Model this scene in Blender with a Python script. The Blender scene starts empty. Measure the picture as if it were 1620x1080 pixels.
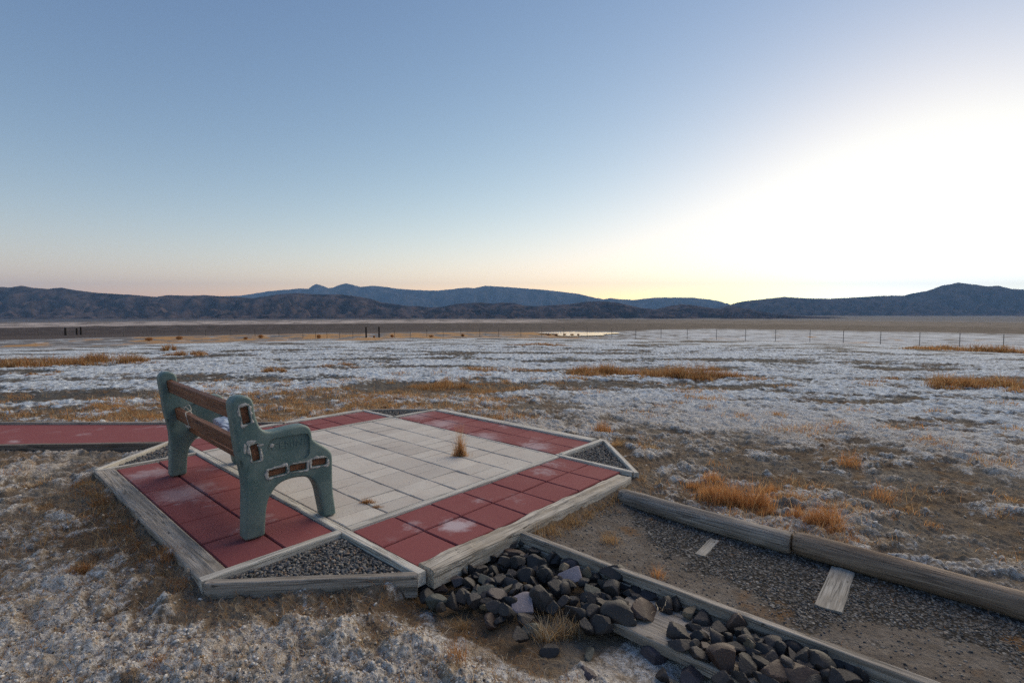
import bpy, bmesh, math, random
import numpy as np
from mathutils import Vector, Matrix, Euler, noise as mnoise

random.seed(7)
rng = np.random.default_rng(11)
sc = bpy.context.scene
col = sc.collection
R = math.radians

# ------------------------------------------------------------------ camera
CAM_H = 1.339
PITCH = 0.0589
FOC = 810.5                      # focal length in pixels of a 1620 wide picture
camd = bpy.data.cameras.new('camera')
cam = bpy.data.objects.new('camera', camd)
col.objects.link(cam)
camd.sensor_width = 36.0
camd.lens = 36.0 * FOC / 1620.0
camd.clip_start = 0.05
camd.clip_end = 150000.0
cam.location = (0, 0, CAM_H)
cam.rotation_euler = (R(90) - PITCH, 0, 0)
sc.camera = cam

# ------------------------------------------------------------------ world, sun, exposure
SUN_AZ, SUN_EL = 40.0, 3.0
world = bpy.data.worlds.new('World')
sc.world = world
world.use_nodes = True
wn = world.node_tree
bg = wn.nodes['Background']
sky = wn.nodes.new('ShaderNodeTexSky')
sky.sky_type = 'NISHITA'
sky.sun_disc = False
sky.sun_elevation = R(SUN_EL)
sky.sun_rotation = R(SUN_AZ)
sky.altitude = 600
sky.air_density = 1.0
sky.dust_density = 1.0
sky.ozone_density = 1.0
EXPO = 1.5
STR = 0.15
# soft grading of the physical sky (dawn contrast is compressed in the photograph): a power per channel and a lift towards the horizon
GRADE = [(-1.2752, 1.047, 0.9172, -0.253), (-1.1861, 0.9993, 0.6579, -0.097), (-0.857, 0.7258, 0.7953, 0.1252)]
sep = wn.nodes.new('ShaderNodeSeparateColor')
com = wn.nodes.new('ShaderNodeCombineColor')
wn.links.new(sky.outputs[0], sep.inputs[0])
wtc = wn.nodes.new('ShaderNodeTexCoord')
wxyz = wn.nodes.new('ShaderNodeSeparateXYZ')
wn.links.new(wtc.outputs['Generated'], wxyz.inputs[0])


def wmath(op, a, b):
    m = wn.nodes.new('ShaderNodeMath'); m.operation = op
    for sock, v in zip(m.inputs, (a, b)):
        if isinstance(v, (int, float)): sock.default_value = v
        else: wn.links.new(v, sock)
    return m.outputs[0]


low = wmath('POWER', math.e, wmath('MULTIPLY', wmath('MAXIMUM', wxyz.outputs[2], 0.0), -1 / 0.12))
wdot = wn.nodes.new('ShaderNodeVectorMath'); wdot.operation = 'DOT_PRODUCT'
wn.links.new(wtc.outputs['Generated'], wdot.inputs[0])
wdot.inputs[1].default_value = (math.sin(R(SUN_AZ)) * math.cos(R(SUN_EL)), math.cos(R(SUN_AZ)) * math.cos(R(SUN_EL)), math.sin(R(SUN_EL)))
near_sun = wmath('POWER', wmath('MAXIMUM', wdot.outputs['Value'], 0.0), 6.0)
rim = wmath('MULTIPLY', near_sun, wmath('POWER', math.e, wmath('MULTIPLY', wmath('MAXIMUM', wxyz.outputs[2], 0.0), -1 / 0.035)))
for k, (a, g, h, q) in enumerate(GRADE):
    p = wmath('POWER', sep.outputs[k], g)
    lift = wmath('POWER', math.e, wmath('ADD', wmath('MULTIPLY', low, h), wmath('ADD', wmath('MULTIPLY', near_sun, q), wmath('MULTIPLY', rim, (.50, .55, .75)[k]))))
    v = wmath('MULTIPLY', p, math.exp(a))
    v = wmath('DIVIDE', v, wmath('POWER', wmath('ADD', wmath('POWER', wmath('DIVIDE', v, 1.6), 3.0), 1.0), 1 / 3))   # soft shoulder round the sun
    v = wmath('MULTIPLY', v, lift)
    wn.links.new(wmath('MULTIPLY', v, 1 / STR / 2 ** EXPO), com.inputs[k])
wn.links.new(com.outputs[0], bg.inputs[0])
bg.inputs[1].default_value = STR

sund = bpy.data.lights.new('sun', 'SUN')
sund.energy = 1.25
sund.angle = R(70)
sund.color = (1.0, 0.83, 0.58)
sun = bpy.data.objects.new('sun', sund)
col.objects.link(sun)
sv = Vector((math.sin(R(SUN_AZ)) * math.cos(R(30)), math.cos(R(SUN_AZ)) * math.cos(R(30)), math.sin(R(30))))
sun.rotation_euler = sv.to_track_quat('Z', 'Y').to_euler()

sc.view_settings.view_transform = 'Standard'
sc.view_settings.look = 'None'
sc.view_settings.exposure = EXPO
sc.view_settings.gamma = 1.0
sc.render.engine = 'CYCLES'
sc.cycles.max_bounces = 6
sc.cycles.diffuse_bounces = 3
sc.cycles.glossy_bounces = 2
sc.cycles.volume_bounces = 0
sc.cycles.use_denoising = False

# ------------------------------------------------------------------ plan of the patio: C1 is the near corner of the paver field, u runs
# along the bench side, v along the timber side (metres)
YAW = 0.8409
C1 = np.array([-1.0346, 3.1137])
DU = np.array([math.cos(YAW + math.pi / 2), math.sin(YAW + math.pi / 2)])
DV = np.array([math.cos(YAW), math.sin(YAW)])


def W(u, v, z=0.0):
    p = C1 + u * DU + v * DV
    return Vector((p[0], p[1], z))


def uv_of(x, y):
    dx, dy = x - C1[0], y - C1[1]
    return dx * DU[0] + dy * DU[1], dx * DV[0] + dy * DV[1]


def ray(px, py):
    a = (px - 810) / FOC
    b = (540 - py) / FOC
    cp, sp = math.cos(PITCH), math.sin(PITCH)
    return np.array([a, cp + b * sp, -sp + b * cp])


def at(px, py, z=0.0):
    d = ray(px, py)
    t = (z - CAM_H) / d[2]
    return Vector((d[0] * t, d[1] * t, z))


# ------------------------------------------------------------------ helpers
def tag(o, label=None, cat=None, group=None, kind=None):
    if label: o['label'] = label
    if cat: o['category'] = cat
    if group: o['group'] = group
    if kind: o['kind'] = kind
    return o


def empty(name, loc, rz=0.0):
    o = bpy.data.objects.new(name, None)
    o.empty_display_size = 0.1
    o.location = loc
    o.rotation_euler = (0, 0, rz)
    col.objects.link(o)
    return o


def mesh_obj(name, verts, faces, mat=None, parent=None, smooth=False):
    me = bpy.data.meshes.new(name)
    me.from_pydata([tuple(v) for v in verts], [], faces)
    me.update()
    if mat: me.materials.append(mat)
    if smooth:
        me.polygons.foreach_set('use_smooth', [True] * len(me.polygons))
    o = bpy.data.objects.new(name, me)
    col.objects.link(o)
    if parent: o.parent = parent
    return o


def bm_obj(name, bm, mat=None, parent=None, smooth=False):
    me = bpy.data.meshes.new(name)
    bm.normal_update()
    bm.to_mesh(me)
    bm.free()
    if mat: me.materials.append(mat)
    if smooth:
        me.polygons.foreach_set('use_smooth', [True] * len(me.polygons))
    o = bpy.data.objects.new(name, me)
    col.objects.link(o)
    if parent: o.parent = parent
    return o


def np_mesh(name, V, F, mat=None, smooth=True, nside=4):
    """fast mesh from numpy arrays (all faces have nside corners)"""
    me = bpy.data.meshes.new(name)
    me.vertices.add(len(V))
    me.vertices.foreach_set('co', np.ascontiguousarray(V, dtype=np.float32).ravel())
    n = len(F)
    me.loops.add(n * nside)
    me.loops.foreach_set('vertex_index', np.ascontiguousarray(F, dtype=np.int32).ravel())
    me.polygons.add(n)
    me.polygons.foreach_set('loop_start', np.arange(0, n * nside, nside, dtype=np.int32))
    me.polygons.foreach_set('loop_total', np.full(n, nside, dtype=np.int32))
    if smooth:
        me.polygons.foreach_set('use_smooth', np.ones(n, dtype=bool))
    me.update(calc_edges=True)
    if mat: me.materials.append(mat)
    return me


def link(me, name, parent=None):
    o = bpy.data.objects.new(name, me)
    col.objects.link(o)
    if parent: o.parent = parent
    return o


def add_attr(me, name, arr):
    a = me.color_attributes.new(name, 'FLOAT_COLOR', 'POINT')
    a.data.foreach_set('color', np.ascontiguousarray(arr, dtype=np.float32).ravel())


def gnoise(x, y, seed=0):
    """2D gradient noise, roughly -0.7..0.7"""
    xi = np.floor(x).astype(np.int64); yi = np.floor(y).astype(np.int64)
    xf = x - xi; yf = y - yi

    def grad(ix, iy, fx, fy):
        h = (ix * 374761393 + iy * 668265263 + seed * 974634541) & 0xFFFFFFFF
        h = ((h ^ (h >> 13)) * 1274126177) & 0xFFFFFFFF
        h = (h ^ (h >> 16)) & 0xFFFF
        a = h * (2 * np.pi / 65536.0)
        return np.cos(a) * fx + np.sin(a) * fy
    u = xf * xf * xf * (xf * (xf * 6 - 15) + 10)
    v = yf * yf * yf * (yf * (yf * 6 - 15) + 10)
    n00 = grad(xi, yi, xf, yf); n10 = grad(xi + 1, yi, xf - 1, yf)
    n01 = grad(xi, yi + 1, xf, yf - 1); n11 = grad(xi + 1, yi + 1, xf - 1, yf - 1)
    return (n00 * (1 - u) + n10 * u) * (1 - v) + (n01 * (1 - u) + n11 * u) * v


def fbm(x, y, oct=4, seed=0, gain=0.5):
    s = 0; a = 1.0; f = 1.0
    for i in range(oct):
        s = s + a * gnoise(x * f, y * f, seed + i * 17)
        a *= gain; f *= 2.03
    return s


def sstep(a, b, x):
    t = np.clip((x - a) / (b - a), 0, 1)
    return t * t * (3 - 2 * t)


# ------------------------------------------------------------------ materials
def new_mat(name):
    m = bpy.data.materials.new(name)
    m.use_nodes = True
    nt = m.node_tree
    b = nt.nodes['Principled BSDF']
    b.inputs['Specular IOR Level'].default_value = 0.3
    b.inputs['Roughness'].default_value = 0.85
    return m, nt, b


class NB:
    """tiny node builder"""
    def __init__(s, nt): s.nt = nt

    def n(s, t, **kw):
        nd = s.nt.nodes.new(t)
        for k, v in kw.items(): setattr(nd, k, v)
        return nd

    def set(s, sock, v):
        if hasattr(v, 'is_output') or isinstance(v, bpy.types.NodeSocket): s.nt.links.new(v, sock)
        elif isinstance(v, (tuple, list)) and len(v) == 3 and sock.type == 'RGBA': sock.default_value = (*v, 1)
        else: sock.default_value = v

    def noise(s, vec, scale, detail=4, rough=0.55, dist=0.0):
        nd = s.n('ShaderNodeTexNoise')
        nd.inputs['Scale'].default_value = scale; nd.inputs['Detail'].default_value = detail
        nd.inputs['Roughness'].default_value = rough; nd.inputs['Distortion'].default_value = dist
        s.set(nd.inputs['Vector'], vec)
        return nd.outputs[0]

    def voro(s, vec, scale, out='Color', feature='F1'):
        nd = s.n('ShaderNodeTexVoronoi', feature=feature)
        nd.inputs['Scale'].default_value = scale
        s.set(nd.inputs['Vector'], vec)
        return nd.outputs[out]

    def math(s, op, a, b=0.0, c=None):
        nd = s.n('ShaderNodeMath', operation=op)
        s.set(nd.inputs[0], a); s.set(nd.inputs[1], b)
        if c is not None: s.set(nd.inputs[2], c)
        return nd.outputs[0]

    def ramp(s, x, a, b, lo=0.0, hi=1.0):
        nd = s.n('ShaderNodeMapRange', interpolation_type='SMOOTHSTEP')
        s.set(nd.inputs[0], x); nd.inputs[1].default_value = a; nd.inputs[2].default_value = b
        nd.inputs[3].default_value = lo; nd.inputs[4].default_value = hi
        return nd.outputs[0]

    def mix(s, f, a, b, mode='MIX'):
        nd = s.n('ShaderNodeMix', data_type='RGBA', blend_type=mode)
        s.set(nd.inputs[0], f); s.set(nd.inputs[6], a); s.set(nd.inputs[7], b)
        return nd.outputs[2]

    def coord(s, which='Object'):
        return s.n('ShaderNodeTexCoord').outputs[which]

    def mapping(s, vec, scale=(1, 1, 1), loc=(0, 0, 0)):
        nd = s.n('ShaderNodeMapping')
        s.set(nd.inputs[0], vec); nd.inputs[3].default_value = scale; nd.inputs[1].default_value = loc
        return nd.outputs[0]

    def bump(s, h, strength, dist, normal=None):
        nd = s.n('ShaderNodeBump')
        s.set(nd.inputs['Height'], h); nd.inputs['Strength'].default_value = strength
        nd.inputs['Distance'].default_value = dist
        if normal is not None: s.set(nd.inputs['Normal'], normal)
        return nd.outputs[0]

    def attr(s, name):
        nd = s.n('ShaderNodeAttribute'); nd.attribute_name = name
        return nd

    def rnd(s):
        return s.n('ShaderNodeObjectInfo').outputs['Random']


def wood_mat(name, base, dark, rough=0.85, knots=True, grain=30.0, light=None):
    m, nt, b = new_mat(name); g = NB(nt)
    c = g.coord(); r = g.rnd()
    off = g.n('ShaderNodeVectorMath', operation='ADD'); nt.links.new(c, off.inputs[0])
    cx = g.n('ShaderNodeCombineXYZ'); nt.links.new(g.math('MULTIPLY', r, 37.0), cx.inputs[0]); nt.links.new(g.math('MULTIPLY', r, 13.0), cx.inputs[1])
    nt.links.new(cx.outputs[0], off.inputs[1]); v = off.outputs[0]
    g1 = g.noise(g.mapping(v, (1.2, grain, grain)), 1.0, 5, 0.6, 0.6)
    g2 = g.noise(g.mapping(v, (3.0, grain * 4, grain * 4)), 1.0, 3, 0.6)
    big = g.noise(v, 3.0, 3)
    colr = g.mix(g.ramp(g1, .34, .66), dark, base)
    colr = g.mix(g.math('MULTIPLY', g.ramp(big, .45, .7), .55), colr, light or tuple(min(1, x * 1.25) for x in base))
    colr = g.mix(g.math('MULTIPLY', g.ramp(g2, .55, .68), .35), colr, tuple(x * .5 for x in dark))
    if knots:
        kn = g.noise(g.mapping(v, (9, 26, 26)), 1.0, 2)
        colr = g.mix(g.math('MULTIPLY', g.ramp(kn, .67, .72), .85), colr, tuple(x * .22 for x in dark))
    g3 = g.noise(g.mapping(v, (5.0, grain * 11, grain * 11)), 1.0, 2, .6)
    colr = g.mix(g.math('MULTIPLY', g.ramp(g3, .40, .62), .4), colr, tuple(x * .6 for x in dark))
    ck = g.noise(g.mapping(v, (.9, grain * 1.3, grain * 1.3)), 1.0, 3, .5)
    crack = g.ramp(g.math('ABSOLUTE', g.math('SUBTRACT', ck, .5)), .030, .006)
    crack = g.math('MULTIPLY', crack, g.ramp(big, .42, .58))
    colr = g.mix(g.math('MULTIPLY', crack, .6), colr, tuple(x * .22 for x in dark))
    nt.links.new(colr, b.inputs['Base Color'])
    b.inputs['Roughness'].default_value = rough
    hh = g.math('SUBTRACT', g.math('ADD', g1, g.math('ADD', g2, g3)), g.math('MULTIPLY', crack, 2.0))
    nt.links.new(g.bump(hh, .7, .004), b.inputs['Normal'])
    return m


M_WOOD = wood_mat('weathered_wood', (.43, .385, .34), (.20, .175, .15))
M_TIMBER = wood_mat('bleached_timber', (.58, .53, .46), (.32, .275, .22), grain=22)
M_LOG = wood_mat('log_grey', (.36, .325, .29), (.16, .135, .12), knots=False, grain=26)
M_LOGB = wood_mat('log_brown', (.34, .265, .205), (.14, .10, .075), knots=False, grain=26)
M_TRIM = wood_mat('trim_wood', (.66, .63, .575), (.46, .43, .385), knots=False, grain=40)
M_SLAT = wood_mat('stained_slat', (.25, .11, .056), (.125, .054, .031), rough=.6, knots=False, grain=45, light=(.29, .14, .085))
M_SLATEND = wood_mat('slat_end_grain', (.12, .042, .022), (.045, .018, .012), rough=.8, knots=False, grain=70)
M_POST = wood_mat('dark_post', (.035, .024, .022), (.015, .011, .010), knots=False)


def tile_mat():
    m, nt, b = new_mat('red_rubber_tile'); g = NB(nt)
    c = g.n('ShaderNodeNewGeometry').outputs['Position']
    n1 = g.noise(c, 420, 2); n2 = g.noise(c, 5.0, 4); n3 = g.noise(c, 60, 3)
    a = g.attr('tone')
    base = g.mix(g.ramp(n1, .3, .7), (.185, .034, .037), (.26, .062, .064))
    base = g.mix(g.math('MULTIPLY', a.outputs['Fac'], .5), base, (.17, .030, .034))
    base = g.mix(g.math('MULTIPLY', g.ramp(n2, .4, .75), .25), base, (.25, .085, .085))
    dust = g.noise(g.mapping(c, (2.6, 2.6, 2.6)), 1.0, 5, .62, .3)
    d = g.math('MULTIPLY', g.ramp(g.math('ADD', dust, g.math('MULTIPLY', n3, .14)), .64, .86), .60)
    # one strong salt stain on a tile of the timber side
    nd = g.n('ShaderNodeVectorMath', operation='DISTANCE'); nt.links.new(c, nd.inputs[0]); nd.inputs[1].default_value = tuple(at(722, 828))
    st = g.ramp(g.math('ADD', nd.outputs['Value'], g.math('MULTIPLY', g.math('SUBTRACT', g.noise(c, 14, 5, .7), .5), .22)), .15, .03)
    d = g.math('MAXIMUM', d, g.math('MULTIPLY', st, .62))
    # a faint one on the far corner of the bench side and along the back strip
    for (px, py, rad, s_) in ((235, 748, .22, .38), (290, 778, .28, .34), (1000 - 140, 745, .12, .3), (760, 690, .3, .4), (845, 705, .25, .4), (700, 668, .3, .4), (655, 655, .3, .35)):
        nd = g.n('ShaderNodeVectorMath', operation='DISTANCE'); nt.links.new(c, nd.inputs[0]); nd.inputs[1].default_value = tuple(at(px, py))
        st = g.ramp(g.math('ADD', nd.outputs['Value'], g.math('MULTIPLY', g.math('SUBTRACT', g.noise(c, 9, 5, .7), .5), .5)), rad, .02)
        d = g.math('MAXIMUM', d, g.math('MULTIPLY', st, s_))
    base = g.mix(.05, base, (.40, .36, .37))
    colr = g.mix(d, base, (.56, .52, .56))
    nt.links.new(colr, b.inputs['Base Color'])
    b.inputs['Roughness'].default_value = .9
    nt.links.new(g.bump(n1, .5, .003), b.inputs['Normal'])
    return m


M_TILE = tile_mat()


def paver_mat():
    m, nt, b = new_mat('pale_paver'); g = NB(nt)
    c = g.n('ShaderNodeNewGeometry').outputs['Position']
    a = g.attr('tone')
    n1 = g.noise(c, 9, 4); n2 = g.noise(c, 130, 3); n3 = g.noise(c, 62, 3)
    base = g.mix(g.math('MULTIPLY_ADD', a.outputs['Fac'], .75, .12), (.42, .38, .34), (.57, .53, .475))
    base = g.mix(g.math('MULTIPLY', g.ramp(n1, .42, .68), .35), base, (.47, .39, .33))
    base = g.mix(g.math('MULTIPLY', g.ramp(n2, .35, .65), .25), base, (.58, .57, .555))
    n4 = g.noise(c, 2.3, 5, .6); n5 = g.noise(c, 17, 5, .65)
    base = g.mix(g.math('MULTIPLY', g.ramp(n4, .45, .72), .40), base, (.34, .30, .275))
    base = g.mix(g.math('MULTIPLY', g.ramp(n5, .56, .72), .45), base, (.40, .345, .30))
    base = g.mix(g.math('MULTIPLY', g.ramp(n3, .655, .70), .85), base, (.10, .09, .08))
    nt.links.new(base, b.inputs['Base Color'])
    nt.links.new(g.bump(g.math('ADD', n2, n3), .45, .004), b.inputs['Normal'])
    return m


M_PAVER = paver_mat()


def plain_mat(name, c, rough=.8, var=.25, scale=30, bump=.3, dist=.003, spec=.3):
    m, nt, b = new_mat(name); g = NB(nt)
    v = g.coord()
    n = g.noise(v, scale, 5)
    nt.links.new(g.mix(g.ramp(n, .3, .7), tuple(x * (1 - var) for x in c), tuple(min(1, x * (1 + var)) for x in c)), b.inputs['Base Color'])
    b.inputs['Roughness'].default_value = rough
    b.inputs['Specular IOR Level'].default_value = spec
    if bump: nt.links.new(g.bump(n, bump, dist), b.inputs['Normal'])
    return m


M_JOINT = plain_mat('joint_sand', (.10, .085, .07), scale=150)
M_SEAL = plain_mat('sealant', (.36, .36, .35), rough=.55, scale=60, var=.3)
M_STEEL = plain_mat('fence_steel', (.09, .085, .085), rough=.6, scale=40)
M_BAG = plain_mat('plastic_bag', (.50, .58, .68), rough=.35, scale=9, var=.18, spec=.5)
M_CORD = plain_mat('cord', (.42, .40, .37), rough=.6)
M_SLAB = wood_mat('bleached_slab', (.46, .44, .405), (.25, .225, .195), grain=24)
M_KERB = wood_mat('kerb_wood', (.27, .22, .185), (.12, .095, .08), grain=24)


def bench_mat():
    m, nt, b = new_mat('green_painted_concrete'); g = NB(nt)
    v = g.coord()
    n1 = g.noise(v, 5, 5, .6); n2 = g.noise(v, 160, 3); n3 = g.noise(v, 24, 5, .7); n4 = g.noise(g.mapping(v, (1, 1, .35)), 11, 5, .65)
    n5 = g.noise(v, 55, 4, .7)
    base = g.mix(g.ramp(n1, .35, .65), (.064, .122, .124), (.130, .185, .176))
    base = g.mix(g.math('MULTIPLY', g.ramp(n5, .54, .68), .5), base, (.17, .215, .205))
    base = g.mix(g.math('MULTIPLY', g.ramp(n2, .54, .68), .40), base, (.14, .19, .18))
    base = g.mix(g.math('MULTIPLY', g.ramp(n3, .56, .72), .5), base, (.17, .21, .20))
    base = g.mix(g.math('MULTIPLY', g.ramp(n4, .61, .70), .8), base, (.022, .045, .045))
    nt.links.new(base, b.inputs['Base Color'])
    nt.links.new(g.ramp(n1, .3, .7, .42, .62), b.inputs['Roughness'])
    b.inputs['Specular IOR Level'].default_value = .5
    nt.links.new(g.bump(g.math('ADD', n2, n3), .35, .003), b.inputs['Normal'])
    return m


M_BENCH = bench_mat()


def rock_mat(name, c1, c2, c3):
    m, nt, b = new_mat(name); g = NB(nt)
    v = g.coord(); r = g.rnd()
    off = g.n('ShaderNodeVectorMath', operation='ADD'); nt.links.new(v, off.inputs[0])
    cx = g.n('ShaderNodeCombineXYZ'); nt.links.new(g.math('MULTIPLY', r, 37.0), cx.inputs[0])
    nt.links.new(cx.outputs[0], off.inputs[1]); v = off.outputs[0]
    n1 = g.noise(v, 14, 5, .6); n2 = g.noise(v, 130, 4); n3 = g.noise(v, 6, 2)
    base = g.mix(r, c1, c2)
    base = g.mix(g.math('MULTIPLY', g.ramp(n3, .45, .7), .6), base, c3)
    base = g.mix(g.math('MULTIPLY', g.ramp(n1, .3, .7), .5), base, tuple(x * .55 for x in c1))
    base = g.mix(g.math('MULTIPLY', g.ramp(n2, .58, .7), .35), base, tuple(min(1, x * 2.3) for x in c2))
    nt.links.new(base, b.inputs['Base Color'])
    b.inputs['Roughness'].default_value = .6
    b.inputs['Specular IOR Level'].default_value = .45
    nt.links.new(g.bump(g.math('ADD', n1, n2), .5, .004), b.inputs['Normal'])
    return m


M_ROCK = rock_mat('dark_rock', (.019, .018, .020), (.046, .040, .042), (.050, .040, .036))
M_ROCKRED = rock_mat('reddish_rock', (.060, .036, .030), (.08, .05, .04), (.04, .031, .029))
M_ROCKPUR = rock_mat('purple_rock', (.055, .043, .05), (.075, .06, .07), (.04, .034, .037))
M_ROCKPALE = rock_mat('pale_rock', (.26, .225, .25), (.32, .27, .30), (.20, .18, .195))
M_ROCKGRN = rock_mat('green_rock', (.062, .070, .062), (.085, .092, .08), (.05, .055, .055))
M_ROCKTAN = rock_mat('tan_rock', (.16, .125, .085), (.22, .17, .11), (.08, .065, .05))


def pebble_mat(name, tint=1.0):
    m, nt, b = new_mat(name); g = NB(nt)
    a = g.attr('tone')
    n = g.noise(g.coord(), 260, 3)
    base = g.mix(g.math('MULTIPLY', g.ramp(n, .3, .7), .4), a.outputs['Color'], (.05 * tint, .05 * tint, .052 * tint))
    nt.links.new(base, b.inputs['Base Color'])
    b.inputs['Roughness'].default_value = .7
    return m


M_PEBBLE = pebble_mat('pebbles')


def blade_mat(name):
    m, nt, b = new_mat(name); g = NB(nt)
    a = g.attr('tone')
    nt.links.new(a.outputs['Color'], b.inputs['Base Color'])
    b.inputs['Roughness'].default_value = .7
    tr = g.n('ShaderNodeBsdfTranslucent'); nt.links.new(a.outputs['Color'], tr.inputs[0])
    mx = g.n('ShaderNodeMixShader'); mx.inputs[0].default_value = .5
    nt.links.new(b.outputs[0], mx.inputs[1]); nt.links.new(tr.outputs[0], mx.inputs[2])
    nt.links.new(mx.outputs[0], nt.nodes['Material Output'].inputs[0])
    return m


M_BLADE = blade_mat('dry_blades')


def ground_mat():
    m, nt, b = new_mat('salt_flat'); g = NB(nt)
    c = g.n('ShaderNodeNewGeometry').outputs['Position']
    a = g.attr('mask'); far = g.attr('plain')
    sp = g.n('ShaderNodeSeparateColor'); nt.links.new(a.outputs['Color'], sp.inputs[0])
    S, G, B = sp.outputs[0], sp.outputs[1], sp.outputs[2]
    nbig = g.noise(c, 1.3, 4); nmid = g.noise(c, 9, 5, .62); nfine = g.noise(c, 42, 5, .62); nvf = g.noise(c, 190, 3)
    soil = g.mix(g.ramp(nbig, .35, .65), (.150, .108, .075), (.205, .18, .152))
    soil = g.mix(g.math('MULTIPLY', g.ramp(nmid, .42, .7), .6), soil, (.22, .155, .09))
    soil = g.mix(g.math('MULTIPLY', g.ramp(nfine, .5, .75), .55), soil, (.075, .056, .042))
    soil = g.mix(g.ramp(B, .1, .3), soil, g.mix(g.ramp(nmid, .4, .65), (.15, .126, .106), (.235, .205, .178)))
    # gravel: cells of mixed greys
    vc = g.voro(c, 62, 'Color'); vd = g.voro(c, 62, 'Distance')
    vs = g.n('ShaderNodeSeparateColor'); nt.links.new(vc, vs.inputs[0])
    grav = g.mix(vs.outputs[0], (.075, .073, .076), (.22, .212, .205))
    grav = g.mix(g.ramp(vs.outputs[1], .9, .96), grav, (.36, .35, .34))
    grav = g.mix(g.ramp(vd, .35, .62), grav, (.04, .036, .032))
    gf = g.ramp(g.math('ADD', B, g.math('MULTIPLY', g.math('SUBTRACT', nmid, .5), .9)), .40, .60)
    colr = g.mix(gf, soil, grav)
    # dry grass litter
    of = g.ramp(g.math('ADD', G, g.math('MULTIPLY', g.math('SUBTRACT', nfine, .5), 1.1)), .42, .72)
    lit = g.mix(g.ramp(nvf, .35, .65), (.15, .085, .04), (.33, .21, .105))
    colr = g.mix(g.math('MULTIPLY', of, .85), colr, lit)
    # salt crust
    sf = g.math('ADD', S, g.math('MULTIPLY', g.math('SUBTRACT', nmid, .5), .75))
    sf = g.math('ADD', sf, g.math('MULTIPLY', g.math('SUBTRACT', nfine, .5), .65))
    sf = g.math('ADD', sf, g.math('MULTIPLY', g.math('SUBTRACT', nvf, .5), .3))
    sf = g.ramp(sf, .36, .74)
    salt = g.mix(g.ramp(nfine, .34, .66), (.36, .33, .30), (.78, .77, .76))
    salt = g.mix(g.math('MULTIPLY', g.ramp(nvf, .62, .38), .40), salt, (.30, .275, .25))
    salt = g.mix(g.math('MULTIPLY', g.ramp(nbig, .42, .7), .5), salt, (.40, .33, .26))
    dn = g.n('ShaderNodeVectorMath', operation='LENGTH'); nt.links.new(c, dn.inputs[0])
    # the crust of the open flat is a cleaner white than round the patio with blue skylight painted in, its bare mud darker
    salt = g.mix(g.ramp(dn.outputs['Value'], 5.5, 11), salt, g.mix(g.ramp(nmid, .3, .66), (.30, .325, .355), (.74, .80, .86)))
    colr = g.mix(g.math('MULTIPLY', g.ramp(dn.outputs['Value'], 7, 13), g.ramp(nbig, .3, .6, .35, .85)), colr, (.075, .078, .078))
    pit = g.noise(c, 75, 4, .6)
    tan = g.noise(c, 6.3, 4, .6)
    salt = g.mix(g.math('MULTIPLY', g.ramp(tan, .50, .66), g.ramp(dn.outputs['Value'], 8, 4.5, 0, .9)), salt, (.43, .33, .225))
    salt = g.mix(g.math('MULTIPLY', g.ramp(pit, .58, .66), .75), salt, (.10, .085, .07))
    rust = g.noise(c, 3.1, 4)
    colr = g.mix(g.math('MULTIPLY', g.ramp(rust, .58, .68), .7), colr, (.20, .105, .04))
    colr = g.mix(sf, colr, salt)
    colr = g.mix(far.outputs['Alpha'], colr, far.outputs['Color'])
    nt.links.new(colr, b.inputs['Base Color'])
    b.inputs['Roughness'].default_value = .95
    b.inputs['Specular IOR Level'].default_value = .15
    h = g.math('ADD', g.math('MULTIPLY', nfine, 1.0), g.math('MULTIPLY', nvf, .45))
    h = g.math('ADD', h, g.math('MULTIPLY', g.math('MULTIPLY', vd, gf), -.5))
    nt.links.new(g.bump(h, 1.0, .022), b.inputs['Normal'])
    return m


M_GROUND = ground_mat()

# ------------------------------------------------------------------ ground sheet
PD = np.log(np.array([.3, 3.0, 7.5, 11.5, 20, 30, 45, 70, 90, 110, 200, 600, 2000, 8000, 120000]))
PZ = np.array([-.115, -.115, -.12, -.20, -.35, -.62, -1.1, -2.15, -3.16, -3.24, -5.6, -12, -30.7, -114, -125.0])
OCT = [(-.80, 0), (-.03, -.80), (2.60, -.80), (3.28, -.08), (3.28, 2.15), (2.55, 2.92), (-.03, 2.92), (-.84, 2.15)]   # patio outline, u v


def oct_dist(u, v):
    """signed distance-like value: negative inside the patio outline"""
    d = np.full(np.shape(u), -1e9)
    n = len(OCT)
    for i in range(n):
        a = OCT[i]; b = OCT[(i + 1) % n]
        ex, ey = b[0] - a[0], b[1] - a[1]
        L = math.hypot(ex, ey)
        nx, ny = ey / L, -ex / L
        # outward: the centre (1.25, 1.05) has to come out negative
        s = (1.25 - a[0]) * nx + (1.05 - a[1]) * ny
        if s > 0: nx, ny = -nx, -ny
        d = np.maximum(d, (u - a[0]) * nx + (v - a[1]) * ny)
    return d


def blob(x, y, px, py, wx, wy, z=-.12):
    p = at(px, py, z)
    return np.exp(-(((x - p[0]) / wx) ** 2 + ((y - p[1]) / wy) ** 2))


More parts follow.
